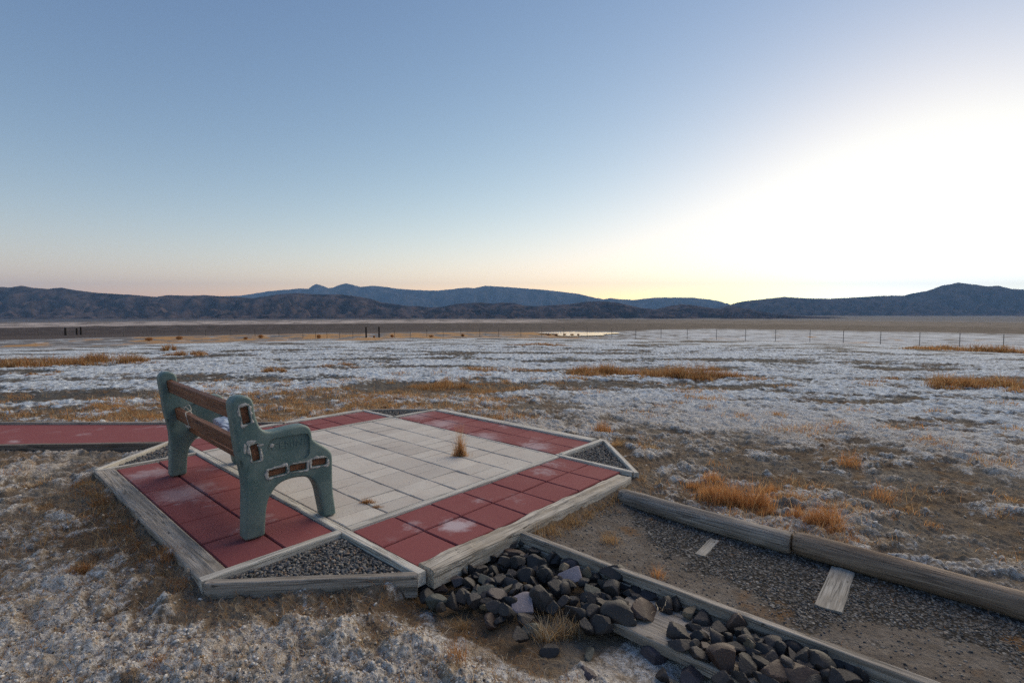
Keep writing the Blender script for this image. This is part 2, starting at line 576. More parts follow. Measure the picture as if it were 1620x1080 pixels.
def ground_fields(x, y):
    d = np.sqrt(x * x + y * y)
    z = np.interp(np.log(np.maximum(d, .3)), PD, PZ)
    u, v = uv_of(x, y)
    od = oct_dist(u, v)
    near = 1 - sstep(40, 60, d)
    big = fbm(x * .45, y * .45, 4, 3)
    mid = fbm(x * 1.7, y * 1.7, 4, 9)
    # ---- salt probability
    S = .66 + .0 * x
    S = S - .04 * sstep(8, 12, d)
    S = S + .11 * sstep(8, 14, d) + .26 * big + .26 * mid + .30 * fbm(x * 4.3, y * 4.3, 3, 12)
    az = np.degrees(np.arctan2(x, y))
    # tan band behind the patio, wider at the left
    band = sstep(5.6, 7.0, d) * (1 - sstep(10.3, 12.5, d + 1.2 * big)) * (1 - sstep(-4, 9, az))
    S = S - .27 * band
    # brown zone right behind the patio and beside the log
    brown = sstep(.45, .02, od + .30 * mid)
    S = S - .24 * brown
    rightnear = sstep(1.6, 2.2, v) * sstep(.6, -.4, u) * (1 - sstep(4.4, 8.5, d + 1.5 * big))
    S = S - .30 * rightnear + .30 * rightnear * sstep(.05, .35, fbm(x * 1.1 + 7, y * 3.4, 3, 91))
    S = S - .22 * blob(x, y, 260, 950, .45, .35) - .2 * blob(x, y, 210, 840, .5, .45) - .22 * blob(x, y, 420, 985, .5, .2)
    S = S + .22 * blob(x, y, 700, 1040, .5, .2) + .16 * blob(x, y, 60, 960, .4, .3) + .15 * blob(x, y, 120, 1040, .5, .2)
    S = S + .18 * blob(x, y, 1180, 640, 3.2, 2.2) + .12 * blob(x, y, 800, 575, 6, 5)
    # grey bare streaks of the middle distance
    streak = fbm(x * .16 + 3, y * .55, 4, 31)
    S = S - .50 * sstep(-.06, .30, streak) * sstep(7, 11, d)
    S = S + .42 * (fbm(x * .8 + 11, y * 1.5, 4, 37) + .02) * sstep(5.5, 8, d) * sstep(40, 22, d)
    # ---- dry grass colour
    G = .14 + .06 * sstep(0, -25, az) + .30 * big + .25 * mid + .34 * band + .18 * brown + .10 * rightnear
    G = G * (1 - sstep(30, 45, d))
    # ---- path of gravel between board and log
    pin = sstep(-.80, -.92, u) * sstep(.69, .74, v) * sstep(1.80, 1.72, v)
    B = pin * (.36 + .50 * sstep(-.25, .35, (v - 1.28) * 1.1 + .28 * mid * 2 + .22 * np.sin(u * 2.2)))
    B = np.where(pin > .5, B, .0)
    S = np.where(pin > .02, (S - .36) * (1 - pin) + pin * (.06 + .30 * sstep(.1, .5, mid + .5 * sstep(-2.3, -3.0, u) * sstep(1.5, .9, v))), S)
    G = np.where(pin > .5, .15 + .5 * mid + .28 * sstep(-1.2, -.85, u) + .16 * sstep(1.1, .8, v), G)
    # rock bed
    bed = sstep(-.78, -.88, u) * sstep(-.12, -.02, v) * sstep(.72, .66, v) * sstep(-1.85, -1.5, u)
    S = S - .5 * bed
    bed2 = sstep(-.72, -.80, u) * sstep(-.34, -.16, v) * sstep(.72, .66, v) * sstep(-1.80, -1.55, u)
    low = np.maximum(bed2, sstep(-1.5, -1.65, u) * sstep(.02, .22, v) * sstep(.72, .66, v))
    S = S - .25 * bed2
    # ---- relief
    sf = sstep(.36, .66, S + .35 * fbm(x * 9, y * 9, 3, 5) * .5)
    fine = np.zeros_like(x)
    k = d < 30
    xx, yy = x[k], y[k]
    wx = xx + .03 * gnoise(xx * 9, yy * 9, 40); wy = yy + .03 * gnoise(xx * 9 + 5, yy * 9, 39)
    bil = np.abs(gnoise(wx * 6, wy * 6, 41)) * .060 + np.abs(gnoise(wx * 14, wy * 14, 42)) * .040 + np.abs(gnoise(wx * 33 + .3, wy * 33, 43)) * .022 + np.abs(gnoise(wx * 75 + .3, wy * 75, 45)) * .009
    soilr = gnoise(xx * 5, yy * 5, 51) * .030 + np.abs(gnoise(wx * 15, wy * 15, 52)) * .042 + np.abs(gnoise(wx * 43, wy * 43, 53)) * .022
    lump = (bil - .027) / .027
    S[k] = S[k] + .15 * np.clip(lump, -1.2, 1.6) * sstep(30, 20, d[k])
    bil = bil + .05 * np.abs(fbm(wx * 2.2, wy * 2.2, 2, 47))
    fine[k] = bil * sf[k] + soilr * (1 - sf[k]) + .012 * sf[k]
    calm = np.maximum(pin, sstep(.03, -.05, od))
    fine = fine * (1 - .82 * calm) * (1 - .72 * low) - .030 * low
    undul = .05 * fbm(x * .35, y * .35, 3, 61) * sstep(3.5, 8, d) * near + .018 * fbm(x * 1.1, y * 1.1, 3, 62) * sstep(.05, .4, od) * near
    undul = undul * (1 - pin)
    big_h = (.16 * fbm(x * .06, y * .12, 3, 71) * sstep(14, 26, d) * (1 - sstep(60, 85, d)))
    z = z + fine + undul + big_h
    # mound kept flat along the pond and below the patio; raised salt lip beside the timbers
    ob = np.maximum(od, 0)
    bank = .048 + .035 * sstep(-.45, -.75, v) * sstep(-.2, .3, u) + .022 * sstep(-.5, -.8, u) * sstep(.6, .8, v)
    z = z + bank * np.exp(-ob / .22) * sstep(3.5, 2.9, u) * (1 - .75 * sstep(-.6, -.8, u) * sstep(-.3, 0, v) * sstep(.72, .66, v))
    z = np.where(od < -.03, np.minimum(z, -.10), z)
    # red path trench at the left
    rp = sstep(5.0, 5.12, y + .045 * (x + 3.5)) * sstep(6.2, 6.08, y) * sstep(-2.6, -2.9, x)
    z = np.where((rp > 0) & (od > 0), np.minimum(z, -.07), z)
    pdist = np.maximum(np.maximum(5.06 - (y + .045 * (x + 3.5)), y - 6.14), 0)
    z = z + .062 * np.exp(-pdist / .3) * sstep(-2.4, -2.8, x) * (rp < .01) * (od > .02)
    # in front of the low plank
    z = z - .04 * sstep(-1.4, -1.9, u) * sstep(.75, .35, v) * sstep(-.3, .1, v)
    # ---- far plain: real surface colours by zone
    P = np.zeros(x.shape + (4,))
    mud = np.array([.075, .058, .054]); saltc = np.array([.46, .49, .53]); org = np.array([.40, .225, .095]); brn = np.array([.050, .037, .036])
    pale = np.array([.50, .43, .40]); wet = np.array([.16, .15, .15])
    ld = np.log(np.maximum(d, 1.0))
    n1 = fbm(az * .22, ld * 9, 4, 81); n2 = fbm(az * .6 + 40, ld * 30, 4, 82)
    C = np.broadcast_to(wet, x.shape + (3,)).copy()

    def lay(C, w, c):
        return C * (1 - w[..., None]) + c * w[..., None]
    # salt sheet right of the pond, orange band on the left
    C = lay(C, sstep(-.15, .25, n2 + .25 * n1 - .1 + .35 * sstep(5, 25, az)), saltc)
    C = lay(C, sstep(.0, .22, n1 * .8 + n2 * .6 + .14 - .55 * sstep(4, 14, az) - .3 * sstep(-33, -40, az)) * (1 - sstep(120, 135, d)), org)
    ext = np.where(az > 0, 20 * sstep(0, 8, az) + 130 * sstep(10, 24, az), 0)
    C = lay(C, sstep(118, 140, d + 25 * n1 - ext), mud)
    C = lay(C, sstep(170, 230, d + 20 * n1 - ext), brn)
    C = lay(C, sstep(.05, .30, n2) * sstep(180, 300, d) * .6, mud * 1.9)
    n3 = fbm(az * 1.1 + 9, ld * 22, 4, 83)
    C = lay(C, sstep(.02, .28, n3) * sstep(180, 260, d) * .8, brn * .45)
    # pale salt pans far out on the left
    pan = sstep(520, 640, d) * (1 - sstep(1500, 2400, d)) * (1 - sstep(-2, 9, az) * .85)
    C = lay(C, pan * sstep(-.22, .12, n2 + .35 * n1), pale)
    C = lay(C, sstep(2000, 3000, d), np.array([.07, .058, .056]))
    C = lay(C, sstep(3500, 5200, d) * (1 - sstep(7000, 9000, d)) * sstep(.0, .3, n2) * .5, pale * .7)
    P[..., :3] = C
    P[..., 3] = sstep(44, 62, d + 14 * n1)
    return z, S, G, B, P


def build_ground():
    rows = [.55]
    while rows[-1] < 60: rows.append(rows[-1] * 1.0036)
    while rows[-1] < 42000: rows.append(rows[-1] * 1.017)
    r = np.array(rows)
    fine = np.radians(np.linspace(-60, 60, 1000))
    rest = np.radians(np.linspace(60, 300, 62))[1:-1]
    th = np.concatenate([fine, rest])
    nr, nt_ = len(r), len(th)
    X = r[:, None] * np.sin(th)[None]; Y = r[:, None] * np.cos(th)[None]
    Z = np.zeros_like(X); S = np.zeros_like(X); G = np.zeros_like(X); B = np.zeros_like(X); P = np.zeros(X.shape + (4,))
    for i in range(0, nr, 200):
        sl = slice(i, min(nr, i + 200))
        Z[sl], S[sl], G[sl], B[sl], P[sl] = ground_fields(X[sl], Y[sl])
    V = np.stack([X, Y, Z], -1).reshape(-1, 3)
    V = np.concatenate([V, [[0, 0, -.115]]])
    i = np.arange(nr - 1)[:, None] * nt_; j = np.arange(nt_)[None]
    j2 = (j + 1) % nt_
    F = np.stack([i + j, i + nt_ + j, i + nt_ + j2, i + j2], -1).reshape(-1, 4)
    F = F[:, ::-1]
    me = np_mesh('ground', V, F, M_GROUND)
    # close the small hole under the camera
    mask = np.ones((len(V), 4)); mask[:-1, 0] = S.ravel(); mask[:-1, 1] = G.ravel(); mask[:-1, 2] = B.ravel(); mask[-1] = (.5, .1, 0, 1)
    pl = np.zeros((len(V), 4)); pl[:-1] = P.reshape(-1, 4)
    add_attr(me, 'mask', np.clip(mask, -.5, 1.5)); add_attr(me, 'plain', pl)
    o = link(me, 'ground')
    tag(o, kind='structure')
    return o


build_ground()


def gz(x, y):
    return float(ground_fields(np.array([float(x)]), np.array([float(y)]))[0][0])


def gpt(px, py):
    """point of the ground seen at a pixel"""
    z = -.12
    d = ray(px, py)
    for _ in range(12):
        t = (z - CAM_H) / d[2]
        x, y = d[0] * t, d[1] * t
        dist = math.hypot(x, y)
        z = .5 * z + .5 * float(np.interp(math.log(dist), PD, PZ))
    return Vector((x, y, gz(x, y)))


# pond
def build_pond():
    pts = []
    ctr = at(915, 529, -3.2)
    n = 48
    for i in range(n):
        a = 2 * math.pi * i / n
        rr = 1 + .22 * math.sin(3 * a + .6) + .15 * math.sin(5 * a)
        pts.append((ctr[0] + 6.6 * rr * math.cos(a), ctr[1] + 8.5 * rr * math.sin(a), -3.02))
    m, nt, b = new_mat('pond_water'); g = NB(nt)
    b.inputs['Base Color'].default_value = (.05, .055, .06, 1)
    b.inputs['Roughness'].default_value = .06
    b.inputs['Specular IOR Level'].default_value = .6
    o = mesh_obj('pond', pts, [list(range(n))], m)
    tag(o, kind='structure')


build_pond()


# ------------------------------------------------------------------ mountains
def mountain_mat(name, c1, c2, sc_):
    m, nt, b = new_mat(name); g = NB(nt)
    c = g.n('ShaderNodeNewGeometry').outputs['Position']
    n = g.noise(g.mapping(c, (1, 1, .30)), sc_, 4, .6)  # upright dark streaks paint the shading of gullies and folds into the colour
    nt.links.new(g.mix(g.ramp(n, .36, .64), c1, c2), b.inputs['Base Color'])
    b.inputs['Roughness'].default_value = 1.0
    b.inputs['Specular IOR Level'].default_value = 0.0
    return m


M_MTN = mountain_mat('mountain_rock', (.014, .010, .012), (.100, .072, .066), .0042)
M_MTN2 = mountain_mat('mountain_rock_far', (.016, .015, .019), (.095, .082, .08), .0022)


def ridge(crest, D, front, back, base, seed, mat, name, spur, nx=1500, nd=110, x0=-260, x1=1880):
    px = np.array([c[0] for c in crest], float); py = np.array([c[1] for c in crest], float)
    xs = np.linspace(x0, x1, nx)
    ys = np.interp(xs, px, py)
    ys = ys + .45 * fbm(xs * .11, xs * 0 + seed, 5, seed, .6)
    a = (xs - 810) / FOC; bb = (540 - ys) / FOC
    cp, sp = math.cos(PITCH), math.sin(PITCH)
    dy = cp + bb * sp; dz = -sp + bb * cp
    Zc = CAM_H + dz / dy * D
    Xc = a / dy * D
    t = np.concatenate([np.linspace(-1, 0, nd * 2 // 3), np.linspace(0, 1, nd // 3 + 1)[1:]])
    T, XX = np.meshgrid(t, Xc, indexing='ij'); ZC = np.broadcast_to(Zc, T.shape)
    dep = np.where(T < 0, T * front, T * back)
    sc_ = (D + dep) / D
    X = XX * np.where(T < 0, 1.0, 1.0); Y = D + dep
    hgt = np.maximum(ZC - base, 0)
    prof = np.clip(1 - np.abs(T), 0, 1)
    prof = np.where(T < 0, prof ** 1.35, prof)
    n = 1 - np.abs(fbm(X / spur, Y / (spur * 1.6), 5, seed + 5)) * 1.9
    n2 = fbm(X / (spur * .25), Y / (spur * .3), 4, seed + 9)
    env = np.clip(np.abs(T) * 3.2, 0, 1) * np.clip((1 - np.abs(T)) * 2, 0, 1)
    Z = base + hgt * prof + hgt * env * ((n - 1.0) * .80 + n2 * .20)
    # spurs stay below the crest as seen from the plain
    lim = CAM_H + (ZC - CAM_H) * (Y / D) - hgt * .02
    Z = np.minimum(Z, np.where(T < 0, lim, np.minimum(lim, ZC - hgt * .01 * T)))
    Z = np.where(np.abs(T) > .995, base - 6, Z)
    V = np.stack([X, Y, Z], -1).reshape(-1, 3)
    i = np.arange(len(t) - 1)[:, None] * nx; j = np.arange(nx - 1)[None]
    F = np.stack([i + j, i + j + 1, i + nx + j + 1, i + nx + j], -1).reshape(-1, 4)
    o = link(np_mesh(name, V, F, mat), name)
    tag(o, kind='structure')
    return o


near_crest = [(-260, 458), (-150, 452), (-60, 457), (0, 453), (20, 453.5), (35, 451), (50, 454), (75, 456), (98, 454), (112, 457), (150, 462), (180, 464), (215, 466), (247, 469), (265, 466), (300, 467), (325, 466), (350, 468), (380, 469.5), (400, 471), (420, 468), (440, 465), (470, 462.5), (500, 465), (540, 465), (570, 469), (590, 473), (603, 478), (620, 480), (647, 484), (660, 483.5), (680, 486), (700, 485), (723, 480), (740, 479), (763, 478), (780, 480), (793, 478), (813, 479), (830, 483), (847, 484), (880, 482), (907, 480), (925, 477), (940, 476), (970, 477), (993, 482), (1015, 487), (1038, 489), (1060, 483), (1078, 481), (1095, 482), (1113, 485), (1140, 489), (1158, 484), (1170, 486), (1184, 489), (1207, 496), (1255, 499.5), (1320, 501.5), (1420, 503), (1880, 503)]
far_crest = [(-260, 480), (100, 476), (247, 472), (350, 468), (380, 467), (400, 464), (425, 460), (447, 458), (460, 457), (470, 455.5), (488, 456), (494, 451), (500, 448), (510, 451), (520, 455), (527, 454), (533, 451), (547, 447), (556, 449), (570, 453), (590, 451), (603, 452), (630, 456), (660, 458), (690, 459), (720, 456), (737, 454), (750, 455), (768, 451), (790, 452.5), (815, 454), (840, 456), (865, 458), (890, 461), (915, 464), (940, 470), (955, 473), (965, 471), (985, 473), (1002, 474), (1038, 470), (1091, 470), (1122, 473), (1142, 477), (1153, 483), (1200, 486), (1400, 488), (1880, 488)]
right_crest = [(-260, 503), (900, 503), (1090, 500), (1130, 493), (1153, 484), (1165, 478.5), (1180, 475.5), (1205, 473), (1240, 469), (1270, 471), (1310, 472), (1350, 470), (1400, 467), (1430, 467), (1445, 463), (1470, 459), (1490, 451), (1516, 446), (1540, 449), (1560, 452), (1580, 451), (1600, 456), (1620, 457), (1700, 452), (1780, 462), (1880, 466)]
ridge(near_crest, 10500, 3000, 2500, -122, 3, M_MTN, 'mountain_range', 700)
ridge(right_crest, 17000, 4500, 4000, -124, 23, M_MTN, 'mountain_range', 1100)
ridge(far_crest, 30000, 7000, 5000, -126, 43, M_MTN2, 'mountain_range', 2200)


# ------------------------------------------------------------------ boards, timbers and logs
def board(name, p0, p1, width, top, height, mat, parent=None, wear=.0, side=0.0, groove=False, seg=.05, edge=.006, taper=0.0):
    """a sawn board from p0 to p1 (plan points); side shifts the section across; its own X axis runs along the grain"""
    p0 = Vector((p0[0], p0[1], 0)); p1 = Vector((p1[0], p1[1], 0))
    L = (p1 - p0).length
    n = max(3, int(L / seg))
    w = width / 2
    hw, e = w, edge
    prof = [(-hw, -height), (-hw, -e), (-hw + e * .3, -e * .3), (-hw + e, 0)]
    k = 5
    for i in range(1, k): prof.append((-hw + e + (2 * hw - 2 * e) * i / k, 0))
    prof += [(hw - e, 0), (hw - e * .3, -e * .3), (hw, -e)]
    if groove: prof += [(hw, -height * .30), (hw - .008, -height * .33), (hw - .008, -height * .37), (hw, -height * .40)]
    prof += [(hw, -height)]
    if groove:
        prof[0:1] = [(-hw, -height), (-hw, -height * .40), (-hw + .008, -height * .37), (-hw + .008, -height * .33), (-hw, -height * .30)]
    m = len(prof)
    sd = random.random() * 100
    V = []; F = []
    for i in range(n + 1):
        x = L * i / n
        for (y, z) in prof:
            q = mnoise.noise(Vector((x * 2.3 + sd, y * 14, z * 9 + sd)))
            q2 = mnoise.noise(Vector((x * 9 + sd, y * 30, z * 30)))
            endw = 1.0
            V.append((x, side + y + (q * .6 + q2 * .4) * wear * (1.0 if abs(y) > w * .6 else .3), z + (q * .7 + q2 * .5) * wear * (1 if z > -height * .8 else 0) - taper * x))
    for i in range(n):
        for j in range(m - 1):
            a = i * m + j
            F.append((a, a + 1, a + m + 1, a + m))
    F.append(tuple(range(m - 1, -1, -1))); F.append(tuple(n * m + j for j in range(m)))
    o = mesh_obj(name, V, F, mat)
    ang = math.atan2(p1.y - p0.y, p1.x - p0.x)
    M = Matrix.Translation((p0.x, p0.y, top)) @ Matrix.Rotation(ang, 4, 'Z')
    if parent:
        o.parent = parent
        o.matrix_basis = parent.matrix_basis.inverted() @ M
    else:
        o.matrix_basis = M
    return o


patio = empty('paved_patio', W(0, 0, -.10))
tag(patio, 'octagonal patio of pale pavers bordered by red tiles inside timber edging', 'patio')
bpy.context.view_layer.update()


def put(o, parent):
    """parent a mesh modelled in world space"""
    o.parent = parent
    o.matrix_basis = parent.matrix_basis.inverted()
    return o


def slab_field(name, cells, top, thick, mat, gap, jit=.0015, edge=.004, gapu=None):
    """separate slabs laid on the plan; cells are (u0, u1, v0, v1)"""
    V = []; F = []; T = []
    for (u0, u1, v0, v1) in cells:
        dz = random.uniform(-jit, jit); tone = random.random()
        tx, ty = random.uniform(-jit, jit), random.uniform(-jit, jit)
        g_ = gap / 2; h_ = (gapu if gapu is not None else gap) / 2; e_ = min(edge, h_ * 1.2)
        cs = [(u0 + h_, v0 + g_), (u1 - h_, v0 + g_), (u1 - h_, v1 - g_), (u0 + h_, v1 - g_)]
        ci = [(u0 + h_ + e_, v0 + g_ + edge), (u1 - h_ - e_, v0 + g_ + edge), (u1 - h_ - e_, v1 - g_ - edge), (u0 + h_ + e_, v1 - g_ - edge)]
        b = len(V)
        sg = [(-1, -1), (1, -1), (1, 1), (-1, 1)]
        for (q, z) in ((cs, top - thick), (cs, top - edge), (ci, top)):
            for (uu, vv), (sx, sy) in zip(q, sg):
                V.append(W(uu, vv, z + dz + sx * tx + sy * ty)); T.append(tone)
        for r_ in range(2):
            for i in range(4):
                a = b + r_ * 4 + i; c = b + r_ * 4 + (i + 1) % 4
                F.append((a, a + 4, c + 4, c))
        F.append((b + 11, b + 10, b + 9, b + 8))
    o = mesh_obj(name, V, F, mat)
    a = np.ones((len(V), 4)); a[:, :3] = np.array(T)[:, None]
    add_attr(o.data, 'tone', a)
    return put(o, patio)


cells = []
for j in range(7):
    v0, v1 = j * .305, (j + 1) * .305
    u = 0.0
    k = random.choice((0, 0, 1))
    while u < 2.54 - .02:
        du_ = .169
        if random.random() < .12: du_ = .335
        u1 = min(2.54, u + du_)
        if 2.54 - u1 < .09: u1 = 2.54
        cells.append((u, u1, v0, v1)); u = u1
slab_field('paver_field', cells, -.002, .05, M_PAVER, .008, .002, .005, .0032)
PT = .305; RT = .317
slab_field('tile_border', [(-.07 - RT * (i + 1), -.07 - RT * i, j * PT, (j + 1) * PT) for i in range(2) for j in range(7)], -.008, .045, M_TILE, .009, .002, .006)
LT = 2.54 / 6
slab_field('tile_border', [(j * LT, (j + 1) * LT, -.07 - .305 * (i + 1), -.07 - .305 * i) for i in range(2) for j in range(6)], -.008, .045, M_TILE, .009, .002, .006)
slab_field('tile_border', [(j * LT, (j + 1) * LT, 2.205 + .302 * i, 2.205 + .302 * (i + 1)) for i in range(2) for j in range(6)], -.012, .045, M_TILE, .009, .002, .006)
slab_field('tile_border', [(2.61 + .30 * i, 2.61 + .30 * (i + 1), j * PT, (j + 1) * PT) for i in range(2) for j in range(7)], -.008, .045, M_TILE, .009, .002, .006)
# bedding below everything
bed = mesh_obj('bedding', [W(u, v, z) for z in (-.035, -.095) for (u, v) in OCT_IN] if False else [W(u, v, z) for z in (-.030, -.097) for (u, v) in [(-.76, .01), (-.03, -.76), (2.57, -.76), (3.22, -.07), (3.22, 2.13), (2.53, 2.86), (-.02, 2.86), (-.79, 2.14)]],
               [tuple(range(8)), tuple(range(15, 7, -1))] + [(i, i + 8, (i + 1) % 8 + 8, (i + 1) % 8) for i in range(8)], M_JOINT)
put(bed, patio)

# narrow dividing boards
TR = [((-.80, -.036), (3.26, -.036), .052, .004), ((-.036, 0.0), (-.036, 2.135), .058, .003),
      ((-.80, 2.170), (-.005, 2.170), .045, .006), ((-.036, 2.195), (-.036, 2.93), .055, .010),
      ((.0, 2.160), (2.61, 2.160), .032, -.006), ((2.576, 0.0), (2.576, 2.13), .045, .004),
      ((2.576, -.065), (2.576, -.80), .040, .006), ((-.036, -.065), (-.036, -.82), .050, .008),
      ((2.60, 2.165), (3.25, 2.165), .045, .004), ((2.576, 2.195), (2.576, 2.86), .045, .004)]
for a, b_, w_, t_ in TR:
    board('divider_board', W(*a), W(*b_), w_, t_, .07, M_TRIM, patio, wear=.003)
# outer edging
board('edging_timber', W(-.045, -.753), W(2.60, -.753), .135, .004, .135, M_WOOD, patio, wear=.010, edge=.012)
board('edging_timber', W(-.776, .012), W(-.80, 2.03), .128, .008, .10, M_TIMBER, patio, wear=.016, edge=.016)
board('edging_timber', W(.03, 2.868), W(2.50, 2.86), .105, .006, .12, M_TRIM, patio, wear=.006)
board('edging_timber', W(3.262, -.03), W(3.262, 2.13), .09, .006, .12, M_TRIM, patio, wear=.005)
board('edging_plank', W(-.075, -.805), W(-.792, -.058), .042, .004, .115, M_WOOD, patio, wear=.003)
board('edging_plank', W(2.62, -.80), W(3.28, -.09), .040, .004, .11, M_TRIM, patio, wear=.003)
board('edging_plank', W(3.28, 2.15), W(2.55, 2.90), .040, .004, .11, M_WOOD, patio, wear=.003)
board('edging_plank', W(-.06, 2.925), W(-.835, 2.165), .042, .008, .11, M_TRIM, patio, wear=.003)

# red path to the left
def red_path():
    a = W(3.31, -.10); y0, y1 = 5.13, 6.06
    V = []; T = []; F = []
    pts0 = [(-2.78, 6.05), (-3.52, 5.235), (-5.2, 5.12), (-14, 4.55)]
    top = [(-2.78, 6.05), (-14, 6.02)]
    P = [(-3.50, 5.235), (-2.80, 6.04), (-14, 6.04), (-14, 4.62)]
    V = [(x, y, -.012) for x, y in P] + [(x, y, -.08) for x, y in P]
    F = [(0, 1, 2, 3), (7, 6, 5, 4)] + [(i, i + 4, (i + 1) % 4 + 4, (i + 1) % 4) for i in range(4)]
    o = mesh_obj('path', V, F, M_TILE)
    o.data.flip_normals() if o.data.polygons[0].normal.z < 0 else None
    add_attr(o.data, 'tone', np.full((len(V), 4), .3))
    tag(o, kind='structure')
    k1 = board('edging_board', (-3.50, 5.20), (-14, 4.58), .055, -.004, .10, M_KERB, None, wear=.006)
    tag(k1, 'long grey board edging the near side of the red path', 'edging board')
    k2 = board('edging_board', (-2.72, 6.075), (-14, 6.075), .05, .014, .11, M_WOOD, None, wear=.006)
    tag(k2, 'long grey board edging the far side of the red path', 'edging board')


red_path()

b1 = board('retaining_board', W(-.80, .700), W(-3.35, .735), .042, -.012, .17, M_WOOD, None, wear=.004, groove=True)
tag(b1, 'long grey two-layer retaining board holding the dark rocks off the gravel path', 'retaining board')
b2 = board('ledge_plank', W(-1.62, .53), W(-3.05, .51), .30, -.088, .045, M_WOOD, None, wear=.004)
tag(b2, 'wide pale plank lying flat under the dark rocks', 'plank')


def log(name, p0, p1, r0, r1, mat, zc, sd):
    p0 = Vector((*p0[:2], zc)); p1 = Vector((*p1[:2], zc))
    L = (p1 - p0).length; n = int(L / .04); m = 26
    V = []; F = []
    for i in range(n + 1):
        x = L * i / n
        rr = r0 + (r1 - r0) * i / n
        ef = 1 - .10 * (math.exp(-x / .012) + math.exp(-(L - x) / .012))
        for j in range(m):
            a = 2 * math.pi * j / m
            q = mnoise.noise(Vector((x * 1.6 + sd, math.cos(a) * 1.3, math.sin(a) * 1.3))) * .10 + mnoise.noise(Vector((x * 6 + sd, math.cos(a) * 5, math.sin(a) * 5))) * .035
            crack = -.10 * math.exp(-((a - 1.05 - .25 * math.sin(x * 2 + sd)) / .05) ** 2) * (1 if math.sin(x * 1.3 + sd) > -.4 else 0)
            rad = rr * ef * (1 + q + crack)
            bend = .012 * math.sin(x * 1.7 + sd)
            V.append((x, math.cos(a) * rad + bend, math.sin(a) * rad + .006 * math.sin(x * 2.3 + sd)))
    for i in range(n):
        for j in range(m):
            a = i * m + j; b = i * m + (j + 1) % m
            F.append((a, b, b + m, a + m))
    F.append(tuple(range(m - 1, -1, -1))); F.append(tuple(n * m + j for j in range(m)))
    o = mesh_obj(name, V, F, mat, smooth=True)
    for p in o.data.polygons[-2:]: p.use_smooth = False
    o.location = p0
    o.rotation_euler = (0, 0, math.atan2(p1.y - p0.y, p1.x - p0.x))
    return o


l1 = log('edging_log', W(-.93, 1.745), W(-2.092, 1.75), .061, .066, M_LOG, -.056, 3.0)
tag(l1, 'smooth grey round log edging the gravel path, its end against the patio corner', 'log')
l2 = log('edging_log', W(-2.105, 1.75), W(-4.3, 1.79), .067, .074, M_LOGB, -.060, 8.0)
tag(l2, 'cracked brown round log continuing the path edge beyond the grey log', 'log')

s1 = board('path_slab', W(-2.37, 1.69), W(-2.385, 1.19), .115, -.100, .04, M_SLAB, None, wear=.008)
tag(s1, 'pale worn plank sunk in the gravel path beside the brown log', 'slab')
s2 = board('path_slab', W(-1.69, 1.60), W(-1.70, 1.33), .062, -.106, .03, M_SLAB, None, wear=.012)
tag(s2, 'small pale slab half buried in gravel beside the grey log', 'slab')
# half-buried grey boards beyond the patio
s3 = board('buried_board', at(790, 652, -.1), at(908, 684, -.1), .15, -.085, .05, M_WOOD, None, wear=.006)
tag(s3, 'long pale board half buried in the crust behind the patio', 'board')
s3b = board('buried_board', at(905, 683, -.1), at(990, 693, -.1), .13, -.095, .05, M_WOOD, None, wear=.006)
tag(s3b, 'short grey board half buried behind the orange grass tuft at the patio corner', 'board')
s4 = board('buried_board', at(757, 650, -.1), at(785, 655, -.1), .20, -.07, .05, M_WOOD, None, wear=.006)
tag(s4, 'short broad grey board end lying behind the red tiles', 'board')


# ------------------------------------------------------------------ bench
BENCH_YAW = YAW + R(0.0)
B0 = W(.228, .0)
axis_rot = math.atan(.062 / 1.67)          # the bench stands slightly askew on its tiles
bench = empty('park_bench', (B0.x, B0.y, 0.0), YAW - axis_rot)
tag(bench, 'green concrete bench with brown wooden slats standing on the red tiles', 'bench')
bpy.context.view_layer.update()
# local frame: X = facing direction (v), Y = along the bench (u), Z up
PROF = [(-.500, 0), (-.489, .30), (-.502, .424), (-.523, .535), (-.536, .66), (-.552, .79), (-.545, .83), (-.52, .850), (-.482, .853), (-.447, .838), (-.431, .81), (-.425, .757), (-.41, .692), (-.387, .645), (-.346, .621), (-.27, .622), (-.195, .630), (-.136, .628), (-.102, .607), (-.088, .575), (-.080, .531), (-.039, .493), (.012, .453), (.038, .422), (.048, .385), (.0465, .295), (.0485, .152), (.066, 0),
        (-.018, 0), (-.037, .115), (-.055, .205), (-.085, .262), (-.12, .290), (-.156, .302), (-.23, .308), (-.296, .291), (-.334, .254), (-.362, .206), (-.378, .118), (-.386, 0)]
HOLES = [(-.478, .741, .039, .096, 8.5), (-.430, .513, .039, .095, 8.5), (-.306, .371, .100, .036, 2.0), (-.181, .371, .100, .038, -2.5), (-.045, .375, .092, .038, -4.0)]   # cx, cz, w, h, tilt


def rrect(cx, cz, w, h, r_, n=5):
    pts = []
    for (sx, sz, a0) in ((1, 1, 0), (-1, 1, 90), (-1, -1, 180), (1, -1, 270)):
        for i in range(n + 1):
            a = R(a0 + 90 * i / n)
            pts.append((cx + sx * (w / 2 - r_) + r_ * math.cos(a), cz + sz * (h / 2 - r_) + r_ * math.sin(a)))
    return pts


def extrude(pts, y0, y1):
    n = len(pts)
    V = [(x, y0, z) for x, z in pts] + [(x, y1, z) for x, z in pts]
    F = [tuple(range(n)), tuple(range(2 * n - 1, n - 1, -1))] + [(i, i + n, (i + 1) % n + n, (i + 1) % n) for i in range(n)]
    return V, F


